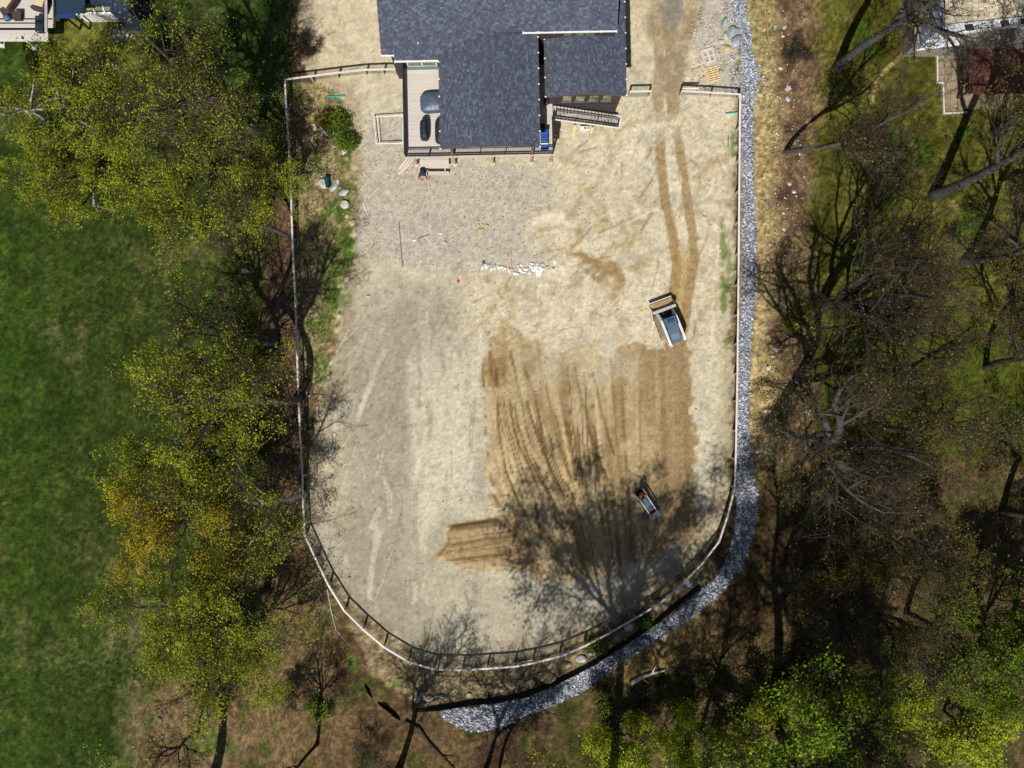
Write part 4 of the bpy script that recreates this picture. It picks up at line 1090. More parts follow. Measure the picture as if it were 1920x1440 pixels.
LONE = ['pale stone beside the upper end of the pole, left of a pair', 'pale stone beside the upper end of the pole, right of a pair', 'pale stone just below the pair beside the pole', 'large half buried grey stone in the upper right litter, upper of two', 'half buried grey stone in the upper right litter, lower of two', 'small stone beside the lower tip of the pole', 'pale upright stone left of the slender grey tree foot', 'white scrap of stone right of the slender grey tree foot', 'pale stone below the slender grey tree, upper of two close together', 'pale stone below the slender grey tree, lower of two close together', 'small stone at the litter edge under the left end of the forked shadow', 'pale stone below the left end of the forked shadow', 'largest of three grey stones on the grass edge above the massive leaning tree', 'grey stone on the grass edge, lowest of the three above the massive leaning tree', 'grey stone on the grass edge, middle of the three above the massive leaning tree', 'big white splashed stone right of the massive leaning tree foot', 'white stone with a dark tip on the grass left of the massive leaning tree', 'small stone above the foot of the massive leaning tree', 'cream flat stone on the grass where the dark crown shade begins', 'pale stone under the limbs just right of the massive leaning tree', 'dark blue stone in the lower left litter', 'grey boulder alone in the lower left litter near the thin tree', 'biggest boulder of the heap behind the small bare tree, lower left', 'grey boulder left of the biggest one in the lower left heap', 'grey boulder below the biggest one in the lower left heap', 'leftmost stone of the lower left heap', 'lowest left stone of the lower left heap', 'stone under the foot of the small bare tree, lower left', 'pale stone near the white twisted branch in the lower right woods', 'small blue grey stone at the right of the pale slabs, lower right', 'upper long slab between thin tree shadows, lower right', 'lower long slab between thin tree shadows, lower right', 'white stone inside the left fence beside the middle trunk, upper of two', 'white stone inside the left fence beside the middle trunk, lower of two', 'pale stone inside the left fence near the pale limbed tree, upper of two', 'white stone inside the left fence near the pale limbed tree, lower of two', 'small flat stone inside the left fence above the middle trunk', 'square grey block alone on the left lawn', 'white stone on bare soil near the right fence', 'white pebble sized stone left of the red lid', 'small stone in the middle of the gravel between white strip and left edge']
def where(x, y):
    v = "upper" if y < 480 else ("middle" if y < 960 else "lower")
    return v
for i, (x, y, a) in enumerate(rr_):
    side = "left woods edge" if x < 560 else ("left inner fence line" if x < 640 else ("open yard" if x < 1390 else "leaf litter right of the stone strip"))
    boulder(x, y, a, a * rnd.uniform(.6, .95), a * .6, m_rockm if 20 <= i <= 31 else m_rock, LONE[i], 200 + i, rnd.uniform(-1, 1), sub=1, name="stone")
# rubble stones pile right of the blue lid
pc = []
rp = random.Random(9)
for i in range(46):
    t = rp.random(); x = 985 + rp.gauss(14, 15); y = 503 + rp.gauss(0, 7) - (x - 985) * .1
    pc.append((x, y))
for i in range(16): pc.append((905 + i * 5 + rp.uniform(-3, 3), 500 + i * .7 + rp.uniform(-5, 5)))
for i, (x, y) in enumerate(pc):
    k = 0 if x < 975 else (1 if x < 1000 else 2)
    boulder(x, y, rp.uniform(.12, .26), rp.uniform(.1, .2), rp.uniform(.08, .14), m_trim if i % 3 else m_rock, ["small white stone in the thin rubble line below the blue lid", "broken white stone in the left half of the white rubble heap", "broken white stone in the right half of the white rubble heap"][k], 400 + i, rp.uniform(-1.5, 1.5), sub=1, name="rubble_stone", group=["thin line of white rubble", "left half of the white rubble heap", "right half of the white rubble heap"][k])
for i in range(8):
    boulder(900 + rp.gauss(0, 7), 421 + rp.gauss(0, 7), rp.uniform(.12, .25), .14, .1, m_rockt, "piece of pale broken rock in the small heap on the gravel", 470 + i, rp.uniform(-1, 1), sub=1, name="rubble_stone", group="small heap of pale broken rock on the gravel")

# silt fence of black fabric
m_fabric = mat("black_filter_fabric", C(26, 27, 30), .7, var=.2, scale=5)
m_stake = mat("wood_stake", C(176, 150, 110), .8)
def silt(name, label, pts, hgt, lean=.0):
    P = [G(*p) for p in pts]; root = thing(name, label, "silt fence", tuple(P[0]))
    mb = MB()
    n = 0
    Q = []
    for i in range(len(P) - 1):
        for k in range(6): Q.append(P[i].lerp(P[i + 1], k / 6))
    Q.append(P[-1])
    for i in range(len(Q) - 1):
        a, b = Q[i], Q[i + 1]; d = (b - a).normalized(); nn = Vector((-d.y, d.x, 0)) * .012
        def top(q, j):
            e = min(1, min(j, len(Q) - 1 - j) / 5 + .25)
            s = hgt * e * (.93 + .07 * math.cos(j * 2 * math.pi / 6))
            return q + Vector((lean * SHX, -lean, s)) * 1.0
        ta, tb = top(a, i), top(b, i + 1)
        mb.hexa([a - nn, a + nn, b + nn, b - nn, ta - nn, ta + nn, tb + nn, tb - nn])
    obj("fabric", mb, m_fabric, root)
    for i, p in enumerate(P):
        if i in (0, len(P) - 1): continue
        mb = MB(); d = (P[min(i + 1, len(P) - 1)] - P[i - 1]).normalized(); nn = Vector((-d.y, d.x, 0)) * -.045
        mb.bar(p + nn, p + nn + Vector((lean * SHX, -lean, hgt + .12)), .04, .04, up=(0, 1, 0)); obj("stake", mb, m_stake, root)
silt("silt_fence", "long low black silt fence between the bank boulders and the crushed stone", [(781, 1328), (830, 1321), (880, 1313), (930, 1308), (985, 1297), (1030, 1279), (1075, 1257), (1115, 1236), (1150, 1213), (1190, 1187), (1230, 1159), (1262, 1133), (1284, 1116), (1312, 1094)], .55, .28)
silt("silt_fence", "small torn piece of black silt fence left of the long one", [(708, 1314), (722, 1322), (738, 1336), (750, 1346)], .45, .2)
silt("silt_fence", "tiny black fabric flap furthest left on the bottom bank", [(683, 1281), (690, 1293), (697, 1306)], .4, .15)

# small things in the yard
def stick(name, label, cat, a, b, r, m_, z=.04, n=8):
    mb = MB(); mb.tube([G(*a, z), G(*b, z)], r, n); return tag(obj(name, mb, m_), label, cat)
stick("pipe", "teal pipe lying under the upper left fence corner", "pipe", (612, 182), (647, 180), .06, m_teal, .08)
stick("pipe", "teal pipe poking out under the upper right fence", "pipe", (1360, 213), (1384, 211), .05, m_teal, .08)
m_pblue = mat("blue_grey_conduit", C(96, 112, 140), .5)
stick("conduit", "long thin blue grey conduit across the gravel", "conduit", (748, 417), (755, 500), .03, m_pblue)
stick("strip", "short white strip near the middle of the gravel", "strip", (798, 443), (811, 461), .03, m_trim)
stick("strip", "short white strip at the left edge of the gravel", "strip", (681, 380), (690, 405), .04, m_trim)
stick("strip", "pale strip near the leftmost gravel edge by the grass", "strip", (680, 322), (686, 330), .04, m_trim)
stick("rod", "thin dark rod joining two white stones on the gravel", "rod", (784, 447), (806, 440), .022, m_black)
stick("marker_stake", "thin orange marker stake standing by the white rubble", "stake", (960, 508), (958, 462), .025, mat("orange_paint", C(230, 140, 90), .6), .03)
stick("rod", "dark rod lying in the soil inside the upper right fence", "rod", (1365, 253), (1365, 277), .03, m_black)
stick("pole", "long thin reddish pole lying on the grass right of the stone strip at the top", "pole", (1432, 0), (1445, 105), .045, mat("weathered_red_pole", C(190, 140, 120), .7))
boulder(826, 438, .18, .12, .08, m_trim, "white stone at the right end of the dark rod", 601, .2, 1, "stone"); boulder(777, 451, .18, .12, .08, m_trim, "white stone at the left end of the dark rod", 602, .2, 1, "stone")
def disc(label, cx, cy, r, m_, cat, name, h=.06):
    c = G(cx, cy); t = thing(name, label, cat, tuple(c))
    mb = MB(); rings = []
    for (rr, zz) in ((r, 0), (r, h), (r * .85, h + .01), (r * .8, h - .01), (r * .2, h - .005)):
        rings.append([(c.x + rr * math.cos(a * math.pi / 12), c.y + rr * math.sin(a * math.pi / 12), c.z + .03 + zz) for a in range(24)])
    mb.loft(rings); obj("lid", mb, m_, t)
    mb = MB(); mb.tube([(c.x, c.y, c.z + .02 + h), (c.x, c.y, c.z + .07 + h)], r * .14, 8); obj("knob", mb, m_, t)
disc("blue round lid on the ground beside the white rubble", 907, 492, .13, m_blue, "lid", "bucket_lid")
disc("small red round lid on the bare soil below the gravel", 859, 528, .11, mat("red_plastic", C(214, 66, 66), .5), "lid", "bucket_lid")
disc("pale round cover on the soil left of the pallets", 1289, 148, .2, m_conc, "cover", "well_cover")
# ------------------------------------------------------------------ machines
m_white = mat("white_machine_paint", C(232, 232, 236, .95), .35, var=.08, scale=3, spec=.5)
m_mdark = mat("dark_machine_steel", C(40, 44, 52), .5, var=.2, scale=8)
m_rubber = mat("dusty_rubber_track", C(150, 138, 118, .8), .9, var=.25, scale=14)
m_cab = mat("blue_grey_cab_roof", C(92, 112, 136), .35, var=.12, scale=4, spec=.5)
m_cglass = mat("tinted_cab_glass", C(40, 74, 92), .08, var=.2, scale=4, spec=.8)
m_tlogo = mat("teal_print", C(18, 110, 122), .4)
m_bsoil = mat("soil_in_bucket", C(208, 178, 124), .95, var=.2, scale=9, bump=.03)
m_steel = mat("worn_steel", C(196, 192, 184), .45, .4, var=.15)
def track_profile(x0, x1, L_, h, M, parent, name="track"):
    n = 14; prof = []
    for k in range(n):
        a = math.pi / 2 + math.pi * k / (n - 1); prof.append((-L_ / 2 + h / 2 + math.cos(a) * h / 2, h / 2 + math.sin(a) * h / 2))
    for k in range(n):
        a = -math.pi / 2 + math.pi * k / (n - 1); prof.append((L_ / 2 - h / 2 + math.cos(a) * h / 2, h / 2 + math.sin(a) * h / 2))
    mb = MB(); mb.loft([[(x0, y, z) for y, z in prof], [(x1, y, z) for y, z in prof]])
    t = obj(name, mb, m_rubber, parent, M=M)
    lg = MB(); k = -L_ / 2 + h / 2
    while k < L_ / 2 - h / 2:
        lg.box(x0 + .01, x1 - .01, k, k + .05, h, h + .025); k += .11
    obj("tread_bar", lg, m_rubber, t, M=M, kind='stuff')
    for yy in np.linspace(-L_ / 2 + h / 2, L_ / 2 - h / 2, 4):
        for xe, s in ((x0, -1), (x1, 1)):
            mb = MB(); mb.tube([(xe - .02 * s, yy, h / 2), (xe + .02 * s, yy, h / 2)], h * .32, 14); obj("roller", mb, m_mdark, t, M=M)
    return t
def W2(px, py): return G(px, py)
LC = G(1252, 608)
LM = Matrix.Translation(LC) @ Matrix.Rotation(math.radians(20.5), 4, 'Z')
ld = thing("track_loader", "white compact track loader with a closed blue grey cab and soil in its raised bucket", "track loader", tuple(LC))
track_profile(-.92, -.52, 2.0, .55, LM, ld); track_profile(.52, .92, 2.0, .55, LM, ld)
mb = MB(); mb.box(-.50, .50, -1.15, .85, .2, .85, LM); obj("chassis", mb, m_mdark, ld, bevel=.03)
mb = MB(); mb.hexa([LM @ Vector(q) for q in ((-.5, -1.55, .45), (.5, -1.55, .45), (.5, -.45, .45), (-.5, -.45, .45), (-.46, -1.5, 1.3), (.46, -1.5, 1.3), (.46, -.45, 1.42), (-.46, -.45, 1.42))])
obj("engine_hood", mb, m_cab, ld, bevel=.04)
mb = MB(); mb.box(-.3, .3, -1.3, -.85, 1.37, 1.40, LM); obj("hood_grille", mb, mat("light_grille", C(128, 140, 156), .5), ld, bevel=.005)
mb = MB(); mb.box(-.46, .46, -1.58, -1.42, .55, 1.24, LM); obj("rear_door", mb, m_cab, ld, bevel=.02)
for s in (-1, 1):
    mb = MB(); mb.box(s * .4 - .05, s * .4 + .05, -1.62, -1.56, .9, 1.05, LM); obj("tail_light", mb, mat("red_lens", C(190, 30, 30), .3), ld)
# cab
mb = MB(); mb.hexa([LM @ Vector(q) for q in ((-.42, -.5, .85), (.42, -.5, .85), (.42, .62, .85), (-.42, .62, .85), (-.38, -.45, 1.95), (.38, -.45, 1.95), (.38, .42, 1.95), (-.38, .42, 1.95))])
cb = obj("cab", mb, m_cab, ld, bevel=.04)
mb = MB(); mb.hexa([LM @ Vector(q) for q in ((-.34, .632, .95), (.34, .632, .95), (.34, .64, .95), (-.34, .64, .95), (-.32, .445, 1.88), (.32, .445, 1.88), (.32, .455, 1.88), (-.32, .455, 1.88))]); obj("windscreen", mb, m_cglass, cb)
mb = MB(); mb.box(-.40, .40, -.47, .44, 1.952, 2.0, LM); obj("cab_roof", mb, m_cab, cb, bevel=.02)
mb = MB(); mb.box(-.28, .28, .05, .38, 2.002, 2.012, LM); obj("skylight", mb, m_cglass, cb)
lg = MB()
for (x0, x1, y0, y1) in ((-.22, .2, .10, .13), (-.2, -.14, .13, .2), (-.12, -.06, .13, .19), (-.03, .03, .13, .2), (.06, .12, .13, .19), (.15, .2, .13, .2), (-.16, .1, .24, .27), (-.05, .16, .29, .31)): lg.box(x0, x1, y0, y1, 2.013, 2.016, LM)
obj("roof_print", lg, m_tlogo, cb)
for yy in (-.42, -.36): 
    pass
for k in range(5):
    mb = MB(); mb.box(-.3 + k * .14, -.24 + k * .14, -.42, 0, 2.001, 2.012, LM); obj("roof_rib", mb, m_cab, cb)
# lift arms
for s in (-1, 1):
    x0, x1 = (s * .60 - .085, s * .60 + .085)
    mb = MB(); pr = [(-1.5, 1.45), (-1.3, 1.62), (.2, 1.35), (.75, .95), (1.02, .45), (1.12, .5), (.9, 1.08), (.35, 1.52), (-1.3, 1.80), (-1.62, 1.58), (-1.66, 1.1), (-1.48, 1.05)]
    pr = [(-1.6, .9), (-1.45, .9), (-1.38, 1.5), (.25, 1.3), (.8, .85), (1.02, .42), (1.14, .48), (.95, 1.0), (.4, 1.5), (-1.3, 1.72), (-1.6, 1.6)]
    A_ = [LM @ Vector((x0, y, z)) for y, z in pr]; B_ = [LM @ Vector((x1, y, z)) for y, z in pr]
    mb.loft([A_, B_]); ar = obj("lift_arm", mb, m_white, ld, bevel=.012)
    mb = MB(); mb.tube([LM @ Vector((s * .5, -1.3, .8)), LM @ Vector((s * .52, -.2, 1.2))], .045, 10); obj("hydraulic_ram", mb, m_steel, ar)
    mb = MB(); mb.box(s * .47 - .04, s * .47 + .04, .55, .72, .9, 1.1, LM); obj("headlight", mb, m_trim, ld, bevel=.01)
mb = MB(); mb.bar(LM @ Vector((-.56, .98, .6)), LM @ Vector((.56, .98, .6)), .12, .12); obj("cross_tube", mb, m_mdark, ld)
mb = MB(); mb.box(-.52, -.44, -1.75, -1.35, .5, 1.3, LM); obj("side_step", mb, m_white, ld, bevel=.01)
# bucket raised, opening forward
bz = .5
mb = MB(); prof = [(1.1, bz + .0), (1.95, bz - .02), (1.97, bz + .02), (1.2, bz + .05), (1.13, bz + .5), (1.3, bz + .62), (1.27, bz + .66), (1.05, bz + .55)]
mb.loft([[LM @ Vector((-.93, y, z)) for y, z in prof], [LM @ Vector((.93, y, z)) for y, z in prof]])
bk = obj("bucket", mb, m_steel, ld)
for x in (-.93, .89):
    mb = MB(); mb.loft([[LM @ Vector((xx, y, z)) for y, z in ((1.1, bz + .02), (1.9, bz + .02), (1.55, bz + .3), (1.27, bz + .62), (1.1, bz + .55))] for xx in (x, x + .04)]); obj("bucket_side", mb, m_steel, bk)
mb = MB(); rg = []
r_ = random.Random(4)
for j in range(7):
    y = 1.22 + j * .11
    rg.append([LM @ Vector((-.88 + i * .22, y, bz + .05 + (.36 - j * .05) * (1 - ((i - 4) / 4.6) ** 4) + r_.uniform(-.02, .02))) for i in range(9)])
st = []
for j in range(7): st.append(rg[j] + [LM @ Vector((.88, 1.22 + j * .11, bz + .05)), LM @ Vector((-.88, 1.22 + j * .11, bz + .05))])
mb.loft(st); obj("soil_load", mb, m_bsoil, bk)
mb = MB(); mb.box(-.93, .93, 1.955, 2.0, bz - .03, bz + .03, LM); obj("cutting_edge", mb, m_trim, bk)

# stand-on mini loader with its operator
MC = G(1212, 944)
MM = Matrix.Translation(MC) @ Matrix.Rotation(math.radians(-146), 4, 'Z')
ml = thing("mini_loader", "small grey stand on track loader working in the tree shadow", "mini loader", tuple(MC))
track_profile(-.44, -.24, 1.5, .42, MM, ml); track_profile(.24, .44, 1.5, .42, MM, ml)
mb = MB(); mb.hexa([MM @ Vector(q) for q in ((-.23, -.6, .2), (.23, -.6, .2), (.23, .62, .2), (-.23, .62, .2), (-.23, -.6, 1.0), (.23, -.6, 1.0), (.23, .55, .85), (-.23, .55, .85))]); obj("engine_hood", mb, m_cab, ml, bevel=.03)
mb = MB(); mb.box(-.3, .3, -.78, -.6, .75, 1.1, MM); obj("control_panel", mb, m_mdark, ml, bevel=.02)
for s in (-1, 1):
    mb = MB(); mb.tube([MM @ Vector((s * .2, -.8, 1.1)), MM @ Vector((s * .2, -.86, 1.25))], .02, 8); obj("control_lever", mb, m_black, ml)
    mb = MB(); mb.loft([[MM @ Vector((xx, y, z)) for y, z in ((-.75, .95), (-.7, 1.12), (.55, .98), (.95, .35), (.85, .3), (.5, .88))] for xx in (s * .31 - .04, s * .31 + .04)]); obj("lift_arm", mb, m_white, ml, bevel=.01)
    mb = MB(); mb.loft([[MM @ Vector((xx, y, z)) for y, z in ((-1.25, .25), (-1.1, .8), (-.7, 1.0), (-.7, .25))] for xx in (s * .38 - .05, s * .38 + .05)]); obj("side_pad", mb, m_white, ml, bevel=.02)
mb = MB(); mb.box(-.34, .34, -1.25, -.8, .18, .24, MM); obj("standing_platform", mb, m_mdark, ml)
mb = MB(); prof = [(.9, .05), (1.35, .03), (1.37, .06), (.97, .1), (.93, .45), (.87, .45)]
mb.loft([[MM @ Vector((-.46, y, z)) for y, z in prof], [MM @ Vector((.46, y, z)) for y, z in prof]]); obj("bucket", mb, m_steel, ml)

# ------------------------------------------------------------------ people
m_skin = mat("skin", C(206, 156, 128), .6)
def skin_body(name, joints, edges, M, mat_, parent, root=0):
    me = bpy.data.meshes.new(name)
    off = BASE[parent]
    me.from_pydata([tuple((M @ Vector(j[0])) - off) for j in joints], edges, [])
    o = bpy.data.objects.new(name, me); COL.objects.link(o); o.parent = parent; BASE[o] = off
    md = o.modifiers.new("skin", 'SKIN'); md.use_smooth_shade = True
    for i, j in enumerate(joints):
        sv = me.skin_vertices[0].data[i]
        r = j[1]; sv.radius = (r, r) if not hasattr(r, '__len__') else r
        sv.use_root = (i == root)
    sd = o.modifiers.new("sub", 'SUBSURF'); sd.levels = 2; sd.render_levels = 2
    dg = bpy.context.evaluated_depsgraph_get(); dg.update()
    ev = o.evaluated_get(dg); m2 = bpy.data.meshes.new_from_object(ev)
    o.modifiers.clear(); m2.name = name; o.data = m2
    m2.materials.clear(); m2.materials.append(mat_)
    m2.polygons.foreach_set("use_smooth", [True] * len(m2.polygons))
    return o
def person(label, J, M, m_top, m_leg, m_hat, hatname="cap"):
    """J: dict of joints in local metres; jacket, trousers, head, hands, boots"""
    root = thing("person", label, "person", tuple(M @ Vector((0, 0, 0))))
    j = J
    names = ['pelvis', 'waist', 'chest', 'neck', 'headb', 'sl', 'el', 'wl', 'sr', 'er', 'wr', 'hl', 'kl', 'al', 'hr', 'kr', 'ar']
    rad = dict(pelvis=.15, waist=.14, chest=.16, neck=.06, headb=.07, sl=.075, el=.055, wl=.04, sr=.075, er=.055, wr=.04, hl=.1, kl=.07, al=.05, hr=.1, kr=.07, ar=.05)
    idx = {n: i for i, n in enumerate(names)}
    E = [('pelvis', 'waist'), ('waist', 'chest'), ('chest', 'neck'), ('neck', 'headb'), ('chest', 'sl'), ('sl', 'el'), ('el', 'wl'), ('chest', 'sr'), ('sr', 'er'), ('er', 'wr'), ('pelvis', 'hl'), ('hl', 'kl'), ('kl', 'al'), ('pelvis', 'hr'), ('hr', 'kr'), ('kr', 'ar')]
    body = skin_body("body", [(j[n], rad[n]) for n in names], [(idx[a], idx[b]) for a, b in E], M, m_top, root)
    # trousers: second material on the faces below the hips
    body.data.materials.append(m_leg); body.data.materials.append(m_skin)
    pel = (M @ Vector(j['pelvis'])); ch = (M @ Vector(j['chest'])); nk = M @ Vector(j['neck']); hb = M @ Vector(j['headb']); off = BASE[root]
    segs = {0: [('pelvis', 'waist'), ('waist', 'chest'), ('chest', 'sl'), ('sl', 'el'), ('el', 'wl'), ('chest', 'sr'), ('sr', 'er'), ('er', 'wr')], 1: [('pelvis', 'hl'), ('hl', 'kl'), ('kl', 'al'), ('hr', 'kr'), ('pelvis', 'hr'), ('kr', 'ar')], 2: [('neck', 'headb')]}
    from mathutils.geometry import intersect_point_line
    for f in body.data.polygons:
        c = f.center + off; best = (1e9, 0)
        for mi, ss in segs.items():
            for a, b in ss:
                A_, B_ = M @ Vector(j[a]), M @ Vector(j[b]); q, t = intersect_point_line(c, A_, B_); t = max(0, min(1, t)); d = (c - A_.lerp(B_, t)).length
                if d < best[0]: best = (d, mi)
        f.material_index = best[1]
    hd = (hb - nk).normalized()
    face = Vector(j['face']); fw = (M.to_3x3() @ face).normalized()
    hc = hb + hd * .09
    side = fw.cross(hd).normalized(); fw = hd.cross(side).normalized() * 1.0
    import bmesh
    def ell(name, c, a, b, e, m_, par, mn=None, sub=3, cut=None):
        bm = bmesh.new(); bmesh.ops.create_icosphere(bm, subdivisions=sub, radius=1)
        for v in bm.verts:
            q = v.co
            x, y, z = q
            if cut is not None and z < cut: z = cut
            v.co = c - off + side * (x * a) + fw * (y * b) + hd * (z * e)
        me = bpy.data.meshes.new(name); bm.to_mesh(me); bm.free(); me.materials.append(m_)
        me.polygons.foreach_set("use_smooth", [True] * len(me.polygons))
        o = bpy.data.objects.new(name, me); COL.objects.link(o); o.parent = par; BASE[o] = off; return o
    head = ell("head", hc, .078, .098, .122, m_skin, root)
    hair = ell("hair", hc + hd * .012 - fw * .008, .084, .102, .125, mat("dark_hair", C(50, 38, 30), .8), head, cut=-.25)
    cap = ell(hatname, hc + hd * .03 - fw * .004, .094, .114, .125, m_hat, root, cut=-.05)
    mb = MB(); p0 = hc + fw * .09 + hd * .03
    mb.hexa([p0 - side * .07 - hd * .008, p0 + side * .07 - hd * .008, p0 + side * .05 + fw * .08 - hd * .02, p0 - side * .05 + fw * .08 - hd * .02, p0 - side * .07 + hd * .004, p0 + side * .07 + hd * .004, p0 + side * .05 + fw * .08 - hd * .01, p0 - side * .05 + fw * .08 - hd * .01])
    obj("brim", mb, m_hat, cap)
    for s in (-1, 1):
        ell("eye", hc + fw * .09 + side * (.032 * s) + hd * .005, .012, .01, .009, m_black, head, sub=1)
        ell("ear", hc + side * (.08 * s) - hd * .01, .012, .02, .032, m_skin, head, sub=1)
    ell("nose", hc + fw * .1 - hd * .02, .013, .022, .022, m_skin, head, sub=1)
    ell("mouth", hc + fw * .093 - hd * .06, .026, .008, .007, mat("lips", C(170, 100, 90), .6), head, sub=1)
    # hands: palm, four fingers and a thumb each
    for s, wn_, en_ in ((-1, 'wl', 'el'), (1, 'wr', 'er')):
        w_ = M @ Vector(j[wn_]); e_ = M @ Vector(j[en_]); d = (w_ - e_).normalized(); sd_ = d.cross(Vector((0, 1, .2))).normalized() * s; up = sd_.cross(d).normalized()
        jt = [(w_, .03), (w_ + d * .05, (.042, .02)), (w_ + d * .09, (.042, .016))]; ed = [(0, 1), (1, 2)]
        for q, L_ in ((-.03, .065), (-.01, .078), (.011, .073), (.031, .055)):
            b0 = len(jt); jt += [(w_ + d * .10 + sd_ * q, .0095), (w_ + d * (.10 + L_ * .55) + sd_ * q + up * .008, .009), (w_ + d * (.10 + L_) + sd_ * q + up * .028, .0075)]; ed += [(2, b0), (b0, b0 + 1), (b0 + 1, b0 + 2)]
        b0 = len(jt); jt += [(w_ + d * .045 + sd_ * .045, .012), (w_ + d * .08 + sd_ * .068 + up * .012, .009)]; ed += [(1, b0), (b0, b0 + 1)]
        skin_body("hand", jt, ed, Matrix.Identity(4), m_skin, root)
    for n in ('al', 'ar'):
        a = M @ Vector(j[n]); f = (M.to_3x3() @ Vector(j.get('toe', (0, 1, 0)))).normalized(); sd_ = Vector((f.y, -f.x, 0))
        mb = MB(); z0 = M.translation.z + j.get('floor', 0)
        rings = []
        for t, w_, h in ((-.09, .035, .1), (-.05, .045, .11), (.03, .045, .1), (.1, .05, .065), (.16, .045, .05), (.19, .025, .03)):
            c = Vector((a.x, a.y, z0)) + f * t
            rings.append([c - sd_ * w_, c + sd_ * w_, c + sd_ * w_ * .8 + Vector((0, 0, h)), c - sd_ * w_ * .8 + Vector((0, 0, h))])
        mb.loft(rings); obj("boot", mb, m_black, root, bevel=.01)
    return root
PB = G(794, 332)
bend = dict(pelvis=(0, .42, .93), waist=(0, .22, 1.02), chest=(0, -.02, 1.08), neck=(0, -.2, 1.05), headb=(-.02, -.28, 1.0), sl=(-.2, -.06, 1.06), el=(-.29, -.16, .8), wl=(-.3, -.3, .58), sr=(.2, -.06, 1.06), er=(.31, -.14, .8), wr=(.33, -.28, .56),
            hl=(-.11, .44, .88), kl=(-.13, .28, .48), al=(-.14, .36, .1), hr=(.11, .44, .88), kr=(.14, .2, .48), ar=(.15, .26, .1), face=(0, -.55, -1), toe=(0, -1, 0))
person("person in navy jacket and orange cap bending down in front of the picnic table", bend, Matrix.Translation(PB), mat("navy_jacket", C(44, 54, 78), .8, var=.25, scale=9), mat("dark_work_trousers", C(38, 42, 52), .85), mat("orange_cap", C(236, 84, 36), .7))
OPM = MM @ Matrix.Translation((0, -1.02, .24))
stand = dict(pelvis=(0, 0, .92), waist=(0, .02, 1.1), chest=(0, .05, 1.34), neck=(0, .08, 1.5), headb=(0, .1, 1.56), sl=(-.2, .05, 1.4), el=(-.27, .1, 1.13), wl=(-.2, .24, 1.0), sr=(.2, .05, 1.4), er=(.27, .1, 1.13), wr=(.2, .24, 1.0),
             hl=(-.1, 0, .88), kl=(-.12, .06, .48), al=(-.12, 0, .1), hr=(.1, 0, .88), kr=(.12, .06, .48), ar=(.12, 0, .1), face=(0, 1, -.15), toe=(0, 1, 0))
person("person in an orange shirt and dark cap standing at the controls of the small loader", stand, OPM, mat("orange_shirt", C(222, 110, 50), .8, var=.2, scale=9), mat("dark_work_trousers", C(38, 42, 52), .85), mat("black_cap", C(30, 32, 40), .7))

# ------------------------------------------------------------------ neighbour houses at the top corners
nl = thing("house", "neighbour house corner with white framed sunroom at the top left", "house", (-34, 29, 0))
m_navy = mat("navy_siding", C(44, 58, 86), .7, var=.1)
def wb_(x0, y0, x1, y1, z): 
    a = W(x0, y0, z); b = W(x1, y1, z); return a[0], b[0], b[1], a[1]
x0, x1, y0, y1 = wb_(120, -130, 214, 14, 3.0)
mb = MB(); mb.box(x0, x1, y0 + .3, y1, 0, 3.0); obj("wall", mb, m_navy, nl)
x0, x1, y0, y1 = wb_(206, -160, 246, 22, 4.0)
mb = MB(); mb.box(x0, x1 - .2, y0, y1, 0, 4.0); obj("wall", mb, m_navy, nl)
for k in range(4):
    xx = x0 + .15 + k * .38
    mb = MB(); mb.box(xx, xx + .05, y0 + .01, y1, 4.0, 4.04); obj("roof_seam", mb, m_navy, nl)
# sunroom: sloping glass bays between white bars
sx0, sx1, sy0, sy1 = wb_(140, -10, 215, 20, 2.2)
for k in range(5):
    xx = sx0 + (sx1 - sx0) * k / 4
    mb = MB(); mb.bar((xx, sy0 - .1, 2.2), (xx - .35, sy1 + .3, 3.1), .09, .1); obj("glazing_bar", mb, m_trim, nl)
    if k < 4:
        x2 = sx0 + (sx1 - sx0) * (k + 1) / 4
        mb = MB(); mb.hexa([(xx + .05, sy0, 2.17), (x2 - .05, sy0, 2.17), (x2 - .4, sy1 + .3, 3.04), (xx - .3, sy1 + .3, 3.04), (xx + .05, sy0, 2.2), (x2 - .05, sy0, 2.2), (x2 - .4, sy1 + .3, 3.07), (xx - .3, sy1 + .3, 3.07)]); obj("glass_panel", mb, m_glass, nl)
mb = MB(); mb.box(sx0 - .1, sx1 + .1, sy0 - .28, sy0 - .1, 2.0, 2.2); obj("eave_beam", mb, m_trim, nl)
mb = MB(); mb.box(sx0, sx1, sy0 - .1, sy0 + .0, .1, 2.0); obj("wall", mb, m_trim, nl)
mb = MB(); mb.bar((sx1 - .2, sy1 + .4, 3.2), (sx1 + .3, sy0 - .2, 2.3), .18, .12); obj("corner_beam", mb, m_trim, nl)
x0, x1, y0, y1 = wb_(150, 5, 240, 34, 0.05)
mb = MB(); mb.box(x0, x1, y0, y1, -.05, .06); tag(obj("patio_slab", mb, m_conc), "grey concrete slab in front of the sunroom at the top left", "patio slab")
mb = MB(); mb.tube([G(246, 6, 0), G(246, 6, .5)], .2, 12); tag(obj("flower_pot", mb, mat("terracotta", C(224, 96, 60), .8)), "orange pot by the navy wall at the top left", "pot")
cx0, cx1, cy0, cy1 = wb_(106, -40, 160, 30, 3.6)
cp = thing("canopy", "dark flat canopy over the shaded patio between the left deck and sunroom", "canopy", (cx0 + 1, cy0 + 1, 0))
mb = MB(); mb.box(cx0, cx1, cy0 + .2, cy1, 3.55, 3.65); obj("canopy_sheet", mb, mat("dark_teal_canvas", C(34, 58, 78), .7, var=.15), cp)
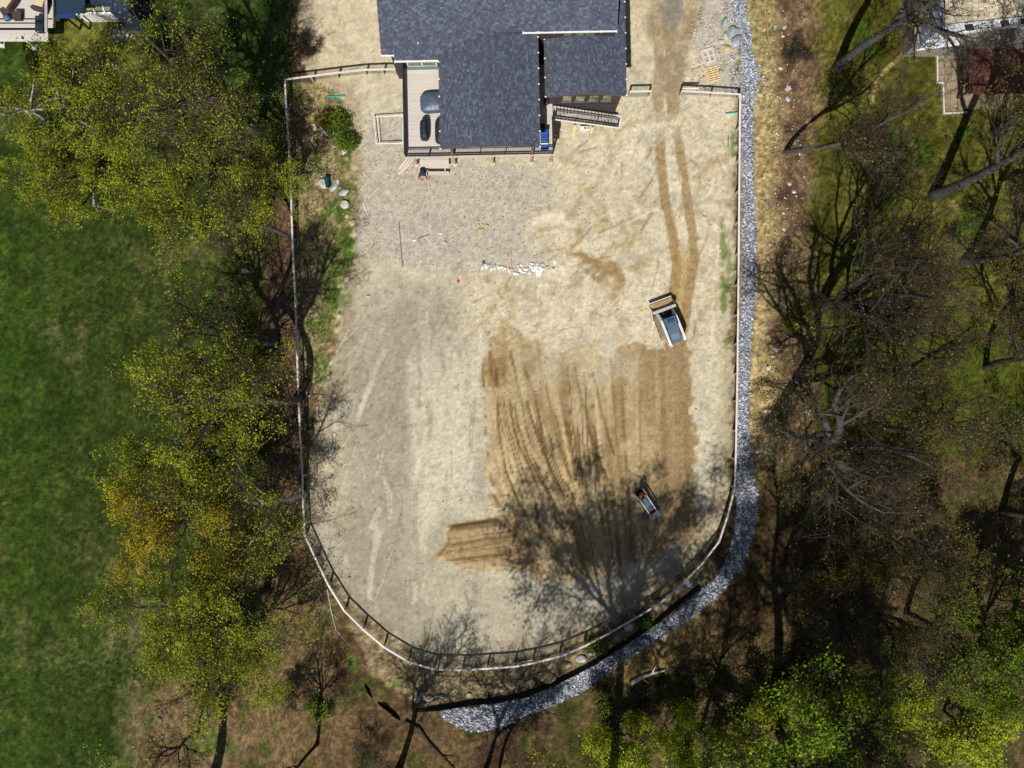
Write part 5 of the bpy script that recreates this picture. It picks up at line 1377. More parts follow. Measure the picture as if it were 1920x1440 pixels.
mb = MB(); mb.box(cx0, cx0 + 1.4, cy0 - .15, cy0 + .19, 3.5, 3.62); obj("front_beam", mb, mat("blue_beam", C(40, 66, 120), .5), cp)
mb = MB(); mb.tube([(cx1 - 1.2, cy0 + .3, 0), (cx1 - 1.2, cy0 + .3, 3.5)], .09, 8); obj("post", mb, m_black, cp)
mb = MB(); mb.tube([(cx0 + .2, cy0 + .3, 0), (cx0 + .2, cy0 + .3, 3.5)], .09, 8); obj("post", mb, m_black, cp)
# left deck
DZ2 = 2.6
dk = thing("deck", "pale weathered deck with outdoor furniture in the top left corner", "deck", (-37, 27, 0))
x0, x1, y0, y1 = wb_(-60, -60, 104, 52, DZ2)
y = y0
while y < y1:
    mb = MB(); mb.box(x0, x1, y, y + .135, DZ2 - .03, DZ2 + rnd.uniform(-.002, .002)); obj("deck_board", mb, m_deckb, dk); y += .143
X0, X1, Y0, Y1 = wb_(-60, 55, 90, 74, DZ2 - .6)
for k in range(5):
    mb = MB(); mb.box(X0, X1, Y0 + k * .145, Y0 + k * .145 + .137, DZ2 - .63, DZ2 - .6); obj("lower_board", mb, m_deckb, dk)
mb = MB(); mb.box(X0, X1, Y0 - .06, Y0 - .01, DZ2 - .9, DZ2 - .6); obj("fascia_board", mb, m_trim, dk)
for (px_, py_) in ((6, 88), (66, 92)):
    c = G(px_, py_); mb = MB(); mb.box(c.x - .1, c.x + .1, c.y + .1, c.y + .3, 0, 2.0); obj("post", mb, m_deckb, dk)
    mb = MB(); mb.box(c.x - .2, c.x + .2, c.y - .1, c.y + .35, 0, .2); obj("footing", mb, m_conc, dk)
xr = W(86, 0, DZ2 + 1)[0]
mb = MB(); mb.box(xr - .1, xr + .1, Y0, y1, DZ2 + .9, DZ2 + 1.0); obj("rail_cap", mb, mat("grey_rail_cap", C(190, 184, 178), .7), dk)
xr2 = W(99, 0, DZ2 + .9)[0]
mb = MB(); mb.box(xr2 - .03, xr2 + .03, y0, y1, DZ2 + .8, DZ2 + .9); obj("rail", mb, m_weath, dk)
mb = MB(); mb.box(x0, xr - .12, y0 - .02, y0 + .05, DZ2 + .9, DZ2 + .96); obj("rail", mb, m_black, dk)
m_wick = mat("dark_wicker", C(78, 66, 66), .8, var=.2, scale=30); m_cush = mat("beige_cushion", C(222, 206, 168), .85, var=.08)
def armchair(label, px_, py_, rot, s=1.0):
    x, y, z = W(px_, py_, DZ2 + .4); M = Matrix.Translation((x, y, DZ2)) @ Matrix.Rotation(rot, 4, 'Z') @ Matrix.Scale(s, 4)
    t = thing("armchair", label, "armchair", (x, y, DZ2), "wicker chairs on the left deck")
    mb = MB(); mb.box(-.42, .42, -.4, .4, .08, .34, M); obj("frame", mb, m_wick, t)
    for s_ in (-1, 1):
        mb = MB(); mb.box(s_ * .42 - .08, s_ * .42 + .08, -.42, .42, .05, .62, M); obj("armrest", mb, m_wick, t, bevel=.02)
    mb = MB(); mb.hexa([M @ Vector(q) for q in ((-.48, .34, .05), (.48, .34, .05), (.48, .5, .05), (-.48, .5, .05), (-.48, .42, .82), (.48, .42, .82), (.48, .56, .82), (-.48, .56, .82))]); obj("backrest", mb, m_wick, t, bevel=.02)
    mb = MB(); mb.box(-.33, .33, -.42, .33, .34, .48, M); obj("cushion", mb, m_cush, t, bevel=.04)
armchair("wicker armchair with beige cushion at the top edge of the left deck, leftmost", 14, 2, math.radians(-35), 1.25)
armchair("wicker armchair with beige cushion beside the railing of the left deck", 76, 6, math.radians(-105), 1.2)
x, y, z = W(31, 28, DZ2 + .45)
sq = thing("side_table", "square dark wicker side table on the left deck", "side table", (x, y, DZ2))
mb = MB(); mb.box(x - .32, x + .32, y - .34, y + .34, DZ2 + .4, DZ2 + .46); obj("top", mb, m_wick, sq)
mb = MB(); mb.box(x - .29, x + .29, y - .31, y + .31, DZ2, DZ2 + .4); obj("base", mb, m_wick, sq)
x, y, z = W(8, 18, DZ2 + .5); M_ = Matrix.Translation((x, y, DZ2)) @ Matrix.Rotation(.6, 4, 'Z')
mb = MB(); mb.box(-.35, .35, -.3, .3, 0, .45, M_); tag(obj("footstool", mb, m_wick, bevel=.03), "tilted dark wicker footstool next to the square table", "footstool")
x, y, z = W(11, 32, DZ2 + .4)
mb = MB(); rings = [[(x + r_2 * math.cos(a * math.pi / 5), y + r_2 * math.sin(a * math.pi / 5), DZ2 + zz) for a in range(10)] for r_2, zz in ((.1, 0), (.24, .1), (.26, .35), (.12, .42))]
mb.loft(rings); tag(obj("deck_pot", mb, mat("pale_blue_glaze", C(90, 120, 150), .4), smooth=True), "pale blue round pot below the footstool on the left deck", "pot")
x, y, z = W(74, 52, DZ2 + .4)
mb = MB(); mb.box(x - .3, x + .3, y - .3, y + .9, DZ2, DZ2 + .5); tag(obj("storage_bin", mb, m_dark, bevel=.03), "dark bin with blue lid edge beside the left deck railing", "bin")
# white flower patch
a_ = rs.randn(500) * 7 + 226; b_ = rs.randn(500) * 5.5 + 66
scatter("white_flowers", (a_ - 960) / PX, (720 - b_) / PX, .035 + rs.rand(500) * .05, palette(rs, 500, [(235, 236, 240), (200, 210, 220), (90, 110, 60)], .1, .95), rs, LEAF_V, LEAF_F, 1, m_grass, "small patch of white flowers on the lawn below the sunroom", "flowers", .25, extra_z=rs.rand(500) * .2)

# right neighbour house
nr = thing("house", "neighbour house with grey shingle roof half hidden by branches at the top right", "house", (33, 29, 0))
HZ = 4.6
def p3(x, y, z): return Vector(W(x, y, z))
mb = MB(); a = p3(1722, 84, 3.9); b = p3(1990, 48, 3.9); mb.box(a.x + .3, 44, a.y + .4, 40, 0, 3.9); obj("wall", mb, mat("grey_clapboard", C(150, 146, 140), .8), nr)
m_gsh = mat("grey_shingle", rough=.9, var=.2, scale=40, attr=True)
def roofplane(pts, seed, cols, nr_=9):
    """quad patch of shingle courses: pts a,b (eave) d,c (top)"""
    a, b, c, d = [Vector(p) for p in pts]; mb = MB(); r = random.Random(seed); n = (b - a).cross(d - a).normalized()
    if n.z < 0: n = -n
    rows = max(3, int((d - a).length / .15)); 
    for i in range(rows):
        t0, t1 = i / rows, min(1, (i + 1.25) / rows); L0, R0, L1, R1 = a.lerp(d, t0), b.lerp(c, t0), a.lerp(d, t1), b.lerp(c, t1)
        m_ = max(2, int((R0 - L0).length / .4)); offs = r.random() * .5
        for k in range(m_):
            u0, u1 = k / m_, (k + .97) / m_; cc = r.choice(cols); kk = r.uniform(.85, 1.12)
            mb.poly([L0.lerp(R0, u0) + n * .03, L0.lerp(R0, u1) + n * .03, L1.lerp(R1, u1) + n * .012, L1.lerp(R1, u0) + n * .012], C(cc[0] * kk, cc[1] * kk, cc[2] * kk, .9))
    return mb
e1, e2 = p3(1720, 92, 3.8), p3(1718, -60, 3.8); r1, r2 = p3(1772, 45, 5.6), p3(1765, -60, 5.6)
s2 = p3(1800, 80, 3.8)
gcs = [(124, 132, 150), (146, 150, 166), (106, 114, 134), (160, 160, 172)]
und = MB(); und.poly([e1, r1, r2, e2]); und.poly([e1, s2, p3(1800, 48, 5.2), r1])
rfo = obj("roof", und, mat("roof_underlay_grey", C(90, 96, 110), .9), nr)
obj("shingles", roofplane((e2, e1, r1, r2), 1, gcs), m_gsh, rfo, kind='stuff')
obj("shingles", roofplane((e1, s2, p3(1796, 50, 5.3), r1), 2, [(196, 200, 210), (176, 180, 192), (214, 214, 220)]), m_gsh, rfo, kind='stuff')  # paler shingle tones put the sun on this south slope into the colour
mb = roofplane((r1, p3(1990, 22, 5.6), p3(1990, -80, 6.4), p3(1772, -80, 6.4)), 3, [(190, 176, 150), (170, 158, 134), (206, 192, 166)])
obj("shingles", mb, m_gsh, rfo, kind='stuff')
# south roof band with roof windows, its sunlit white painted into the colour
wa, wb2 = p3(1786, 66, 4.6), p3(1990, 42, 4.6); wc, wd = p3(1990, 24, 5.4), p3(1778, 46, 5.4)
mb = MB(); mb.poly([wa, wb2, wc, wd]); nn = Vector((0, 0, .05)); 
mb = MB(); mb.hexa([wa, wb2, wc, wd, wa + nn, wb2 + nn, wc + nn, wd + nn]); obj("lean_to_roof", mb, mat("sunlit_white_roof", C(204, 206, 214), .5), nr)
for t in (.1, .42, .6):
    q = [wa.lerp(wb2, t), wa.lerp(wb2, t + .13), wd.lerp(wc, t + .13), wd.lerp(wc, t)]
    c_ = sum(q, Vector()) / 4; q = [c_.lerp(v, .75) for v in q]
    mb = MB(); mb.hexa([v + Vector((0, 0, .055)) for v in q] + [v + Vector((0, 0, .10)) for v in q]); w_ = obj("skylight", mb, m_trim, nr)
    q = [c_.lerp(v, .82) for v in q]; mb = MB(); mb.hexa([v + Vector((0, 0, .105)) for v in q] + [v + Vector((0, 0, .115)) for v in q]); obj("pane", mb, mat("dark_skylight_glass", C(40, 52, 60), .1, spec=.8), w_)
mb = MB(); a = p3(1717, 92, 3.8); b = p3(1714, -40, 3.8); mb.bar(a, b, .12, .1); obj("gutter", mb, mat("yellowed_gutter", C(170, 158, 120), .6), nr)
mb = MB(); a = p3(1718, 94, 3.8); b = p3(1798, 83, 3.8); mb.bar(a, b, .12, .1); obj("gutter", mb, m_gut, nr)
# red brown deck and patio
RD = 1.9
m_red = mat("red_brown_deck_board", C(122, 78, 66), .8, var=.15, scale=3, stretch=(6, 1, 1), obj_rand=.1)
rd = thing("deck", "red brown deck with railing under the branches at the top right", "deck", (38, 25, 0))
x0, x1, y0, y1 = wb_(1810, 60, 2000, 176, RD)
x = x0
while x < x1:
    mb = MB(); mb.box(x, x + .138, y0, y1, RD - .03, RD + rnd.uniform(-.002, .002)); obj("deck_board", mb, m_red, rd); x += .146
I4 = Matrix.Identity(4)
for (a, b) in (((x0 + .05, y0, 0), (x0 + .05, y1, 0)), ((x0 + .05, y0 + .03, 0), (x1, y0 + .03, 0))):
    A_, B_ = Vector(a) + Vector((0, 0, RD)), Vector(b) + Vector((0, 0, RD))
    mb = MB(); mb.bar(A_ + Vector((0, 0, .95)), B_ + Vector((0, 0, .95)), .13, .04); obj("rail", mb, m_red, rd)
    mb = MB(); n_ = int((B_ - A_).length / .14)
    for k in range(n_):
        q = A_.lerp(B_, (k + .5) / n_); mb.bar(q, q + Vector((0, 0, .93)), .035, .035, up=(0, 1, 0))
    obj("balusters", mb, m_red, rd, kind='stuff')
for xx in (x0 + .1, x0 + 2.4, x0 + 4.6):
    mb = MB(); mb.box(xx, xx + .12, y0 + .1, y0 + .22, 0, RD - .04); obj("post", mb, m_red, rd)
ps = thing("patio", "tan paved patio with a stepped edge left of the red brown deck", "patio", tuple(G(1775, 150)))
m_pav = mat("tan_paver", C(158, 142, 116), .9, var=.2, scale=4, obj_rand=.12)
def pav(x0, y0, x1, y1):
    a = G(x0, y1); b = G(x1, y0)
    nx = max(1, round((b.x - a.x) / .6)); ny = max(1, round((b.y - a.y) / .6)); dx = (b.x - a.x) / nx; dy = (b.y - a.y) / ny
    for i in range(nx):
        for k in range(ny):
            mb = MB(); mb.box(a.x + i * dx + .012, a.x + (i + 1) * dx - .012, a.y + k * dy + .012, a.y + (k + 1) * dy - .012, .0, .12 + rnd.uniform(-.006, .006)); obj("paver", mb, m_pav, ps)
pav(1757, 88, 1808, 154); pav(1768, 154, 1808, 212); pav(1808, 176, 1900, 205)
for (a, b) in (((1755, 88), (1756, 156)), ((1755, 156), (1766, 156)), ((1766, 156), (1768, 214)), ((1768, 214), (1812, 211))):
    mb = MB(); mb.bar(G(*a, .1), G(*b, .1), .1, .3); obj("kerb", mb, m_conc, ps)

# ladder like rails seen on the left lawn, a stump marker
sw = thing("swing_frame", "tall pale wooden swing frame standing on the left lawn under the branches", "swing frame", tuple(G(185, 330)))
a, b = W(173, 235, 2.4), W(176, 385, 2.4)
mb = MB(); mb.bar(a, b, .13, .13); obj("beam", mb, mat("pale_blue_grey_wood", C(170, 176, 176), .8), sw)
for q in (a, b):
    for s in (-1, 1):
        mb = MB(); mb.bar(q, (q[0] + s * .7, q[1], 0), .09, .09, up=(0, 1, 0)); obj("leg", mb, m_weath, sw)
c = G(192, 255); mb = MB(); mb.box(c.x - .35, c.x + .35, c.y - .45, c.y + .45, .5, .56); 
tb = obj("platform", mb, m_weath, sw)
# ------------------------------------------------------------------ trees
def norm(v): return v / (np.linalg.norm(v, axis=-1, keepdims=True) + 1e-9)
def tubes_np(P, R, ns):
    """P (n,k,3), R (n,k) -> verts, quads ; last ring collapsed small"""
    n, k, _ = P.shape
    T = np.empty_like(P); T[:, 1:-1] = P[:, 2:] - P[:, :-2]; T[:, 0] = P[:, 1] - P[:, 0]; T[:, -1] = P[:, -1] - P[:, -2]; T = norm(T)
    ref = np.where(np.abs(T[..., 2:3]) > .9, np.array([1., 0, 0]), np.array([0, 0, 1.]))
    A = norm(np.cross(T, ref)); B = np.cross(T, A)
    ang = np.arange(ns) * 2 * np.pi / ns
    V = P[:, :, None, :] + R[:, :, None, None] * (A[:, :, None, :] * np.cos(ang)[None, None, :, None] + B[:, :, None, :] * np.sin(ang)[None, None, :, None])
    V = V.reshape(-1, 3)
    idx = np.arange(n * k * ns).reshape(n, k, ns)
    a = idx[:, :-1, :]; b = np.roll(idx, -1, axis=2)[:, :-1, :]; c = np.roll(idx, -1, axis=2)[:, 1:, :]; d = idx[:, 1:, :]
    F = np.stack([a, b, c, d], -1).reshape(-1, 4)
    return V, F
def cones_np(P, R, ns=3, mid=False):
    """twigs: P (n,2,3) -> slim cones"""
    n = len(P); T = norm(P[:, 1] - P[:, 0]); ref = np.where(np.abs(T[:, 2:3]) > .9, np.array([1., 0, 0]), np.array([0, 0, 1.]))
    A = norm(np.cross(T, ref)); B = np.cross(T, A); ang = np.arange(ns) * 2 * np.pi / ns
    base = P[:, 0][:, None] + R[:, 0][:, None, None] * (A[:, None] * np.cos(ang)[None, :, None] + B[:, None] * np.sin(ang)[None, :, None])
    V = np.concatenate([base, P[:, 1][:, None]], 1).reshape(-1, 3); st = (np.arange(n) * (ns + 1))[:, None, None]
    F = np.array([(i, (i + 1) % ns, ns) for i in range(ns)])[None] + st
    return V, F.reshape(-1, 3)
def grow(rs, S, D, L, R0, R1, k, wob, up):
    n = len(S); P = np.empty((n, k + 1, 3)); P[:, 0] = S; d = D.copy()
    for i in range(k):
        d = norm(d + rs.randn(n, 3) * wob + np.array([0, 0, up])); P[:, i + 1] = P[:, i] + d * (L / k)[:, None]
    t = np.linspace(0, 1, k + 1)[None]; R = R0[:, None] * (1 - t) + R1[:, None] * t
    return P, R
def children(rs, P, R, m, tmin, ang, lfac, L, rfac, tmax=1.0):
    n, k1, _ = P.shape; N = n * m
    par = np.repeat(np.arange(n), m)
    t = (np.tile((np.arange(m) + .5) / m, n) + (rs.rand(N) - .5) / m) * (tmax - tmin) + tmin
    f = np.clip(t, 0, .999) * (k1 - 1); i = f.astype(int); w = (f - i)[:, None]
    S = P[par, i] * (1 - w) + P[par, i + 1] * w
    T = norm(P[par, i + 1] - P[par, i])
    rr = R[par, i] * (1 - w[:, 0]) + R[par, i + 1] * w[:, 0]
    q = norm(np.cross(T, rs.randn(N, 3)))
    a = np.radians(ang[0] + rs.rand(N) * (ang[1] - ang[0]))[:, None]
    D = T * np.cos(a) + q * np.sin(a)
    Ln = L[par] * lfac * (1.15 - .6 * t) * (.7 + .6 * rs.rand(N))
    return S, D, Ln, rr * rfac
m_bark = mat("grey_bark", C(84, 81, 79, .8), .9, var=.35, scale=2.2, bump=.02, bscale=12, obj_rand=.15)
m_bark2 = mat("dark_bark", C(66, 60, 54, .8), .9, var=.35, scale=2.2, bump=.02, bscale=12, obj_rand=.15)
m_birch = mat("pale_bark", C(186, 182, 178, .8), .85, var=.4, scale=2.4, bump=.01, bscale=12, obj_rand=.1)
m_twig = mat('twig_bark', C(78, 68, 56, .8), .9, var=.3, scale=1.5, obj_rand=.15)
m_leaf = mat("spring_leaf", rough=.6, var=.15, scale=2, attr=True, trans=.35, spec=.25)
TREE_TRIS = 0
LEAFC = {
 'yg': [(176, 184, 40), (150, 164, 34), (196, 196, 50), (120, 140, 34)],
 'or': [(206, 184, 40), (190, 160, 34), (196, 190, 50), (160, 150, 36)],
 'br': [(200, 216, 50), (176, 200, 40), (214, 220, 60), (150, 170, 40)],
 'gr': [(140, 168, 34), (112, 148, 28), (170, 188, 40), (88, 120, 26)],
 'ol': [(140, 124, 52), (118, 108, 44), (160, 140, 60), (100, 92, 38)],
 'lb': [(120, 112, 50), (136, 122, 56), (108, 108, 40), (128, 126, 40)],
}
def tree(label, bx, by, h, R=5.0, ct=.4, tr=.24, lean=(0, 0), leaf=6000, lc='yg', bark=None, seed=1, name="tree", group=None, limbs=6, bareness=1.0, dens=1.0, lsize=.085, flat=.9, clump=0):
    global TREE_TRIS
    rs = np.random.RandomState(seed)
    base = G(bx, by); b0 = np.array([0, 0, -.2])
    root = thing(name, label, "tree" if name == "tree" else name.replace('_', ' '), tuple(base), group)
    zc = ct * h
    k = 7; T = np.zeros((1, k + 1, 3)); cur = b0.copy(); wx = rs.randn(2) * (.05 if not clump else .008)
    for i in range(k + 1):
        t = i / k
        T[0, i] = [lean[0] * t * t * ct * 1.6 + wx[0] * zc * math.sin(t * 3) , lean[1] * t * t * ct * 1.6 + wx[1] * zc * math.sin(t * 2.4), -.2 + t * (zc + .2)]
    TR = (tr * np.array([1.35] + [1.0 - .055 * i for i in range(1, k + 1)]))[None]
    V0, F0 = tubes_np(T, TR, 10)
    # limbs
    n1 = limbs
    top = T[0, -1]; tdir = norm(T[0, -1] - T[0, -2])
    az = (np.arange(n1) + rs.rand(n1) * (.6 if not clump else .25)) * 2 * np.pi / n1 + rs.rand() * 6
    tt = np.array([1.0, .98, .96, .9, .82, .72, .62, .55, .5, .45])[:n1]
    if clump: tt = np.linspace(1.0, .84, n1)
    i_ = (tt * k).astype(int).clip(0, k - 1); w_ = (tt * k - i_)[:, None]
    S = T[0, i_] * (1 - w_) + T[0, np.minimum(i_ + 1, k)] * w_
    rad = R * (.92 if bx < 620 else .8) * (.75 + .35 * rs.rand(n1)); rise = (h - S[:, 2]) * .74 * (1 - .4 * rs.rand(n1)) * flat
    rad[0] *= .35; rise[0] = (h - S[0, 2]) * .74
    D = np.stack([np.cos(az) * rad + lean[0] * .75, np.sin(az) * rad + lean[1] * .75, rise * .85], -1); L1 = np.hypot(rad, rise); D = norm(D)
    if clump: D[:, 0] -= lean[0] * .85 / L1.mean()
    r1 = np.full(n1, tr * .6) * (.7 + .3 * rs.rand(n1)); r1[0] = tr * .66
    P1, R1 = grow(rs, S, norm(D), L1 * .8, r1, r1 * .3, 8, .15, .07)
    S, D, L2, r = children(rs, P1, R1, 7, .2, (22, 52), .52, L1, .6)
    P2, R2 = grow(rs, S, D, L2, r, np.maximum(r * .28, .012), 4, .17, .06)
    m3 = max(4, int((6 if not clump else 9) * dens))
    S, D, L3, r = children(rs, P2, R2, m3, .15, (22, 58), .52, L2, .6)
    P3, R3 = grow(rs, S, D, L3, np.maximum(r, .013 * bareness), np.full(len(r), .009 * bareness), 3, .18, .04)
    m4 = max(4, int(6 * dens))
    S, D, L4, r = children(rs, P3, R3, m4, .12, (22, 62), .55, L3, .6)
    L4 = np.maximum(L4, .35)
    P4, R4 = grow(rs, S, D, L4, np.full(len(r), .0085 * bareness), np.full(len(r), .005 * bareness), 2, .22, .0)
    S, D, L5, r = children(rs, P4, R4, 3, .15, (22, 62), .65, L4, .6)
    L5 = np.maximum(L5, .25)
    P5, R5 = grow(rs, S, D, L5, np.full(len(r), .006 * bareness), np.full(len(r), .002), 1, .2, .0)
    bark = bark or m_bark
    def mk(nm, parts, m_, kind=None, col=None):
        off = 0; Vs, Fs = [], []
        for V, F in parts: Vs.append(V); Fs.append(F + off); off += len(V)
        Fq = [f for f in Fs if f.shape[1] == 4]; Ft = [f for f in Fs if f.shape[1] == 3]
        FF = ([np.concatenate(Fq)] if Fq else []) + ([np.concatenate(Ft)] if Ft else [])
        me = np_mesh(nm, np.concatenate(Vs), FF, col, smooth=(nm == "trunk")); me.materials.append(m_)
        o = bpy.data.objects.new(nm, me); COL.objects.link(o); o.parent = root; BASE[o] = BASE[root]
        if kind: o['kind'] = kind
        return sum(len(F) * (F.shape[1] - 2) for F in Fs)
    t = mk("trunk", [(V0, F0)], bark)
    for i in range(n1):
        t += mk("limb", [tubes_np(P1[i:i + 1], R1[i:i + 1], 7)], bark)
    t += mk("branches", [tubes_np(P2, R2, 5), tubes_np(P3, R3, 3), tubes_np(P4[:, :2], R4[:, :2], 3), cones_np(P4[:, 1:], R4[:, 1:]), cones_np(P5, R5)], m_twig, 'stuff')
    if leaf:
        tip = np.concatenate([P5[:, 1], P4[:, 1], P4[:, 2]])
        if clump:
            # small leaf clumps out at the ends of the twigs, the inside of the crown stays open
            ends = P3[:, -1]; ctr = ends.mean(0); w_ = np.ones(len(ends))
            ncl = int(len(ends) * clump); cc_ = ends[rs.choice(len(ends), ncl, replace=False, p=w_ / w_.sum())]
            c = cc_[rs.randint(0, ncl, leaf)] + rs.randn(leaf, 3) * np.array([.42, .42, .34])
        else:
            nz = vnoise(tip[:, 0] / 1.6 + 50 + seed, tip[:, 1] / 1.6 + tip[:, 2] * .5 + 50, seed)
            pr = np.clip(nz * 2.4 - .75, .05, 1); pr /= pr.sum()
            ii = rs.choice(len(tip), leaf, p=pr)
            c = tip[ii] + rs.randn(leaf, 3) * .16
        s = lsize * (.6 + .8 * rs.rand(leaf))
        a = norm(rs.randn(leaf, 3) * np.array([1, 1, .55])); n_ = norm(rs.randn(leaf, 3) * .8 + np.array([0, 0, .9])); b = norm(np.cross(n_, a))
        V = np.stack([c - a * s[:, None] - b * s[:, None] * .5, c + b * s[:, None] * .9, c + a * s[:, None] - b * s[:, None] * .5], 1).reshape(-1, 3)
        F = np.arange(leaf * 3).reshape(-1, 3)
        cs = np.array([C(*q, k=.64) for q in LEAFC[lc]], dtype=np.float32)
        cc = cs[rs.randint(0, len(cs), leaf)] * (1.16 if bx < 620 else 1.0); cc[:, :3] *= (.7 + .6 * rs.rand(leaf, 1)) * (.72 + .56 * vnoise(c[:, 0] / 1.1 + 90, c[:, 1] / 1.1 + c[:, 2] * .4 + 90, seed + 7))[:, None]
        t += mk("foliage", [(V, F)], m_leaf, 'stuff', np.repeat(cc, 3, axis=0))
    TREE_TRIS += t
    return root
# (label, base x, base y, height, crown radius, clear trunk share, trunk radius, lean, leaves, colour, bark, seed)
T_ = [
 ("grey tree with long bare lower trunk on the left fence line, sparse yellow green leaves", 558, 745, 20, 6.5, .5, .33, (-3.5, .3), 9000, 'yg', None, 1),
 ("pale limbed tree just outside the fence where it starts its lower left curve", 570, 925, 16, 4.6, .42, .2, (-1.2, 0), 3500, 'yg', m_birch, 2),
 ("orange yellow leafed tree at the lawn edge, most golden of the left row", 455, 935, 15, 6.2, .35, .24, (-2.6, .2), 16000, 'or', None, 3),
 ("bright yellow green tree below the golden one on the left", 500, 1105, 17, 5.6, .36, .3, (-2.4, -.6), 17000, 'yg', m_bark2, 4),
 ("tall tree below the bottom left of the frame throwing a long trunk shadow", 392, 1480, 24, 6.0, .5, .42, (-1.5, 0), 8000, 'yg', m_bark2, 5),
 ("small bare forked tree at the bottom left whose thin shadow reaches the fence", 595, 1395, 14, 3.2, .5, .14, (-1.2, -.6), 200, 'yg', m_bark2, 6),
 ("grey tree just inside the upper left fence leaning out over the lawn", 561, 323, 14, 4.4, .4, .22, (-3.8, .5), 5000, 'yg', None, 7),
 ("yellow green tree overhanging the fence below the leaning grey one", 552, 455, 13, 4.2, .38, .2, (-3.6, 1.2), 5000, 'yg', None, 8),
 ("tall twin shadowed tree near the upper left fence corner", 487, 244, 22, 5.4, .42, .34, (-1.6, .6), 3200, 'yg', None, 9),
 ("spreading tree with white limbs in the middle of the upper left grove", 330, 262, 16, 5.2, .35, .3, (-1.5, -.4), 10000, 'yg', m_birch, 11),
 ("tree close to the pale deck in the top left grove", 182, 228, 12, 4.0, .4, .22, (-1.0, .2), 6000, 'yg', m_birch, 12),
 ("low spreading yellow green tree over the swing frame", 238, 335, 11, 4.8, .3, .2, (-1.5, -.8), 9000, 'yg', m_bark2, 14),
 ("yellow green tree right of the swing frame beyond the leaning grey one", 400, 345, 13, 5.0, .36, .22, (-1.4, -1.2), 9500, 'yg', None, 15),
 ("bare grey tree above the tall left fence line tree with fine twigs", 520, 640, 14, 5.2, .4, .2, (-4.0, 1.0), 900, 'yg', None, 16),
 ("yellow green tree at the lawn edge between the bare one and the golden one", 440, 835, 14, 4.8, .38, .22, (-2.4, .6), 9000, 'yg', None, 17),
 ("small bare tree above the boulder heap in the lower left corner", 372, 1372, 9, 2.6, .4, .12, (-.5, -.3), 300, 'yg', m_bark2, 18),
 # right side
 ("thick pale trunked tree at the top of the right woods", 1573, 122, 22, 5.6, .46, .34, (3.0, .6), 3000, 'ol', m_bark, 21),
 ("slender grey tree with two limbs standing right of the leaf litter near the top", 1474, 283, 17, 4.6, .38, .2, (4.2, -1.0), 1200, 'ol', m_bark, 22),
 ("stout grey tree in front of the paved patio on the right", 1750, 366, 22, 5.6, .5, .4, (2.2, 1.4), 5000, 'ol', m_bark, 23),
 ("grey tree below the stout one near the right edge", 1806, 490, 20, 5.4, .45, .3, (1.8, .6), 3500, 'ol', m_bark, 24),
 ("big bare oak casting the wide forked shadow in the right woods", 1538, 578, 23, 7.6, .24, .44, (2.4, -1.0), 2500, 'ol', m_bark2, 25),
 ("massive bare grey tree leaning right from the edge of the stone strip woods", 1446, 793, 23, 8.0, .42, .5, (2.5, -.2), 3500, 'lb', m_bark, 26),
 ("bare brown twigged tree in the middle of the right woods", 1640, 800, 18, 6.4, .36, .3, (2.0, 0), 5500, 'lb', m_bark2, 27),
 ("bare tree right of centre in the lower right woods", 1600, 980, 17, 6.2, .34, .28, (1.5, -.8), 6000, 'lb', m_bark2, 28),
 ("bare tree at the far right edge with a dark leaning trunk", 1880, 960, 18, 5.8, .4, .3, (1.0, 0), 5000, 'ol', m_bark2, 29),
 ("twiggy tree at the right edge above the middle", 1850, 690, 16, 5.6, .4, .26, (1.0, .2), 6500, 'ol', m_bark2, 30),
 ("brown twigged tree left of centre in the lower right woods", 1500, 1075, 15, 5.0, .36, .22, (1.0, -.4), 4000, 'lb', m_bark2, 31),
 ("olive leafed tree toward the lower right corner", 1700, 1150, 15, 5.6, .35, .24, (1.0, -.6), 12000, 'gr', m_bark2, 32),
 # bottom
 ("very tall tree below the frame whose spreading shadow covers the dug soil", 1140, 1424, 37, 4.2, .39, .42, (-2.6, 0), 34000, 'yg', m_bark2, 41),
 ("tall tree below the frame casting a slim trunk shadow over the fence at bottom centre", 748, 1440, 18, 3.6, .42, .26, (.1, 0), 800, 'yg', m_bark2, 42),
 ("multi stemmed tree at the bottom centre casting several thin shadows", 905, 1456, 18, 3.6, .35, .2, (.3, 0), 900, 'yg', m_bark2, 43),
 ("thin tree next to the multi stemmed one at bottom centre", 935, 1462, 16, 2.6, .45, .14, (.9, 0), 500, 'yg', m_bark2, 44),
 ("thick tree below the frame casting the broad trunk shadow at the lower right", 1443, 1345, 39, 7.0, .38, .46, (-3.8, 0), 26000, 'gr', m_bark2, 45),
 ("thin tree left of the thick one at the lower right", 1312, 1372, 15, 2.8, .5, .17, (.3, 0), 1500, 'gr', m_bark2, 46),
 ("bright green leafed young tree at the bottom edge, left of the green row", 1150, 1372, 6.5, 3.2, .25, .12, (0, -1.0), 9000, 'br', m_bark2, 50),
 ("bright green leafed young tree second along the bottom row", 1270, 1365, 7, 3.4, .25, .12, (.2, -.8), 10000, 'br', m_bark2, 51),
]
BYSEED = {}
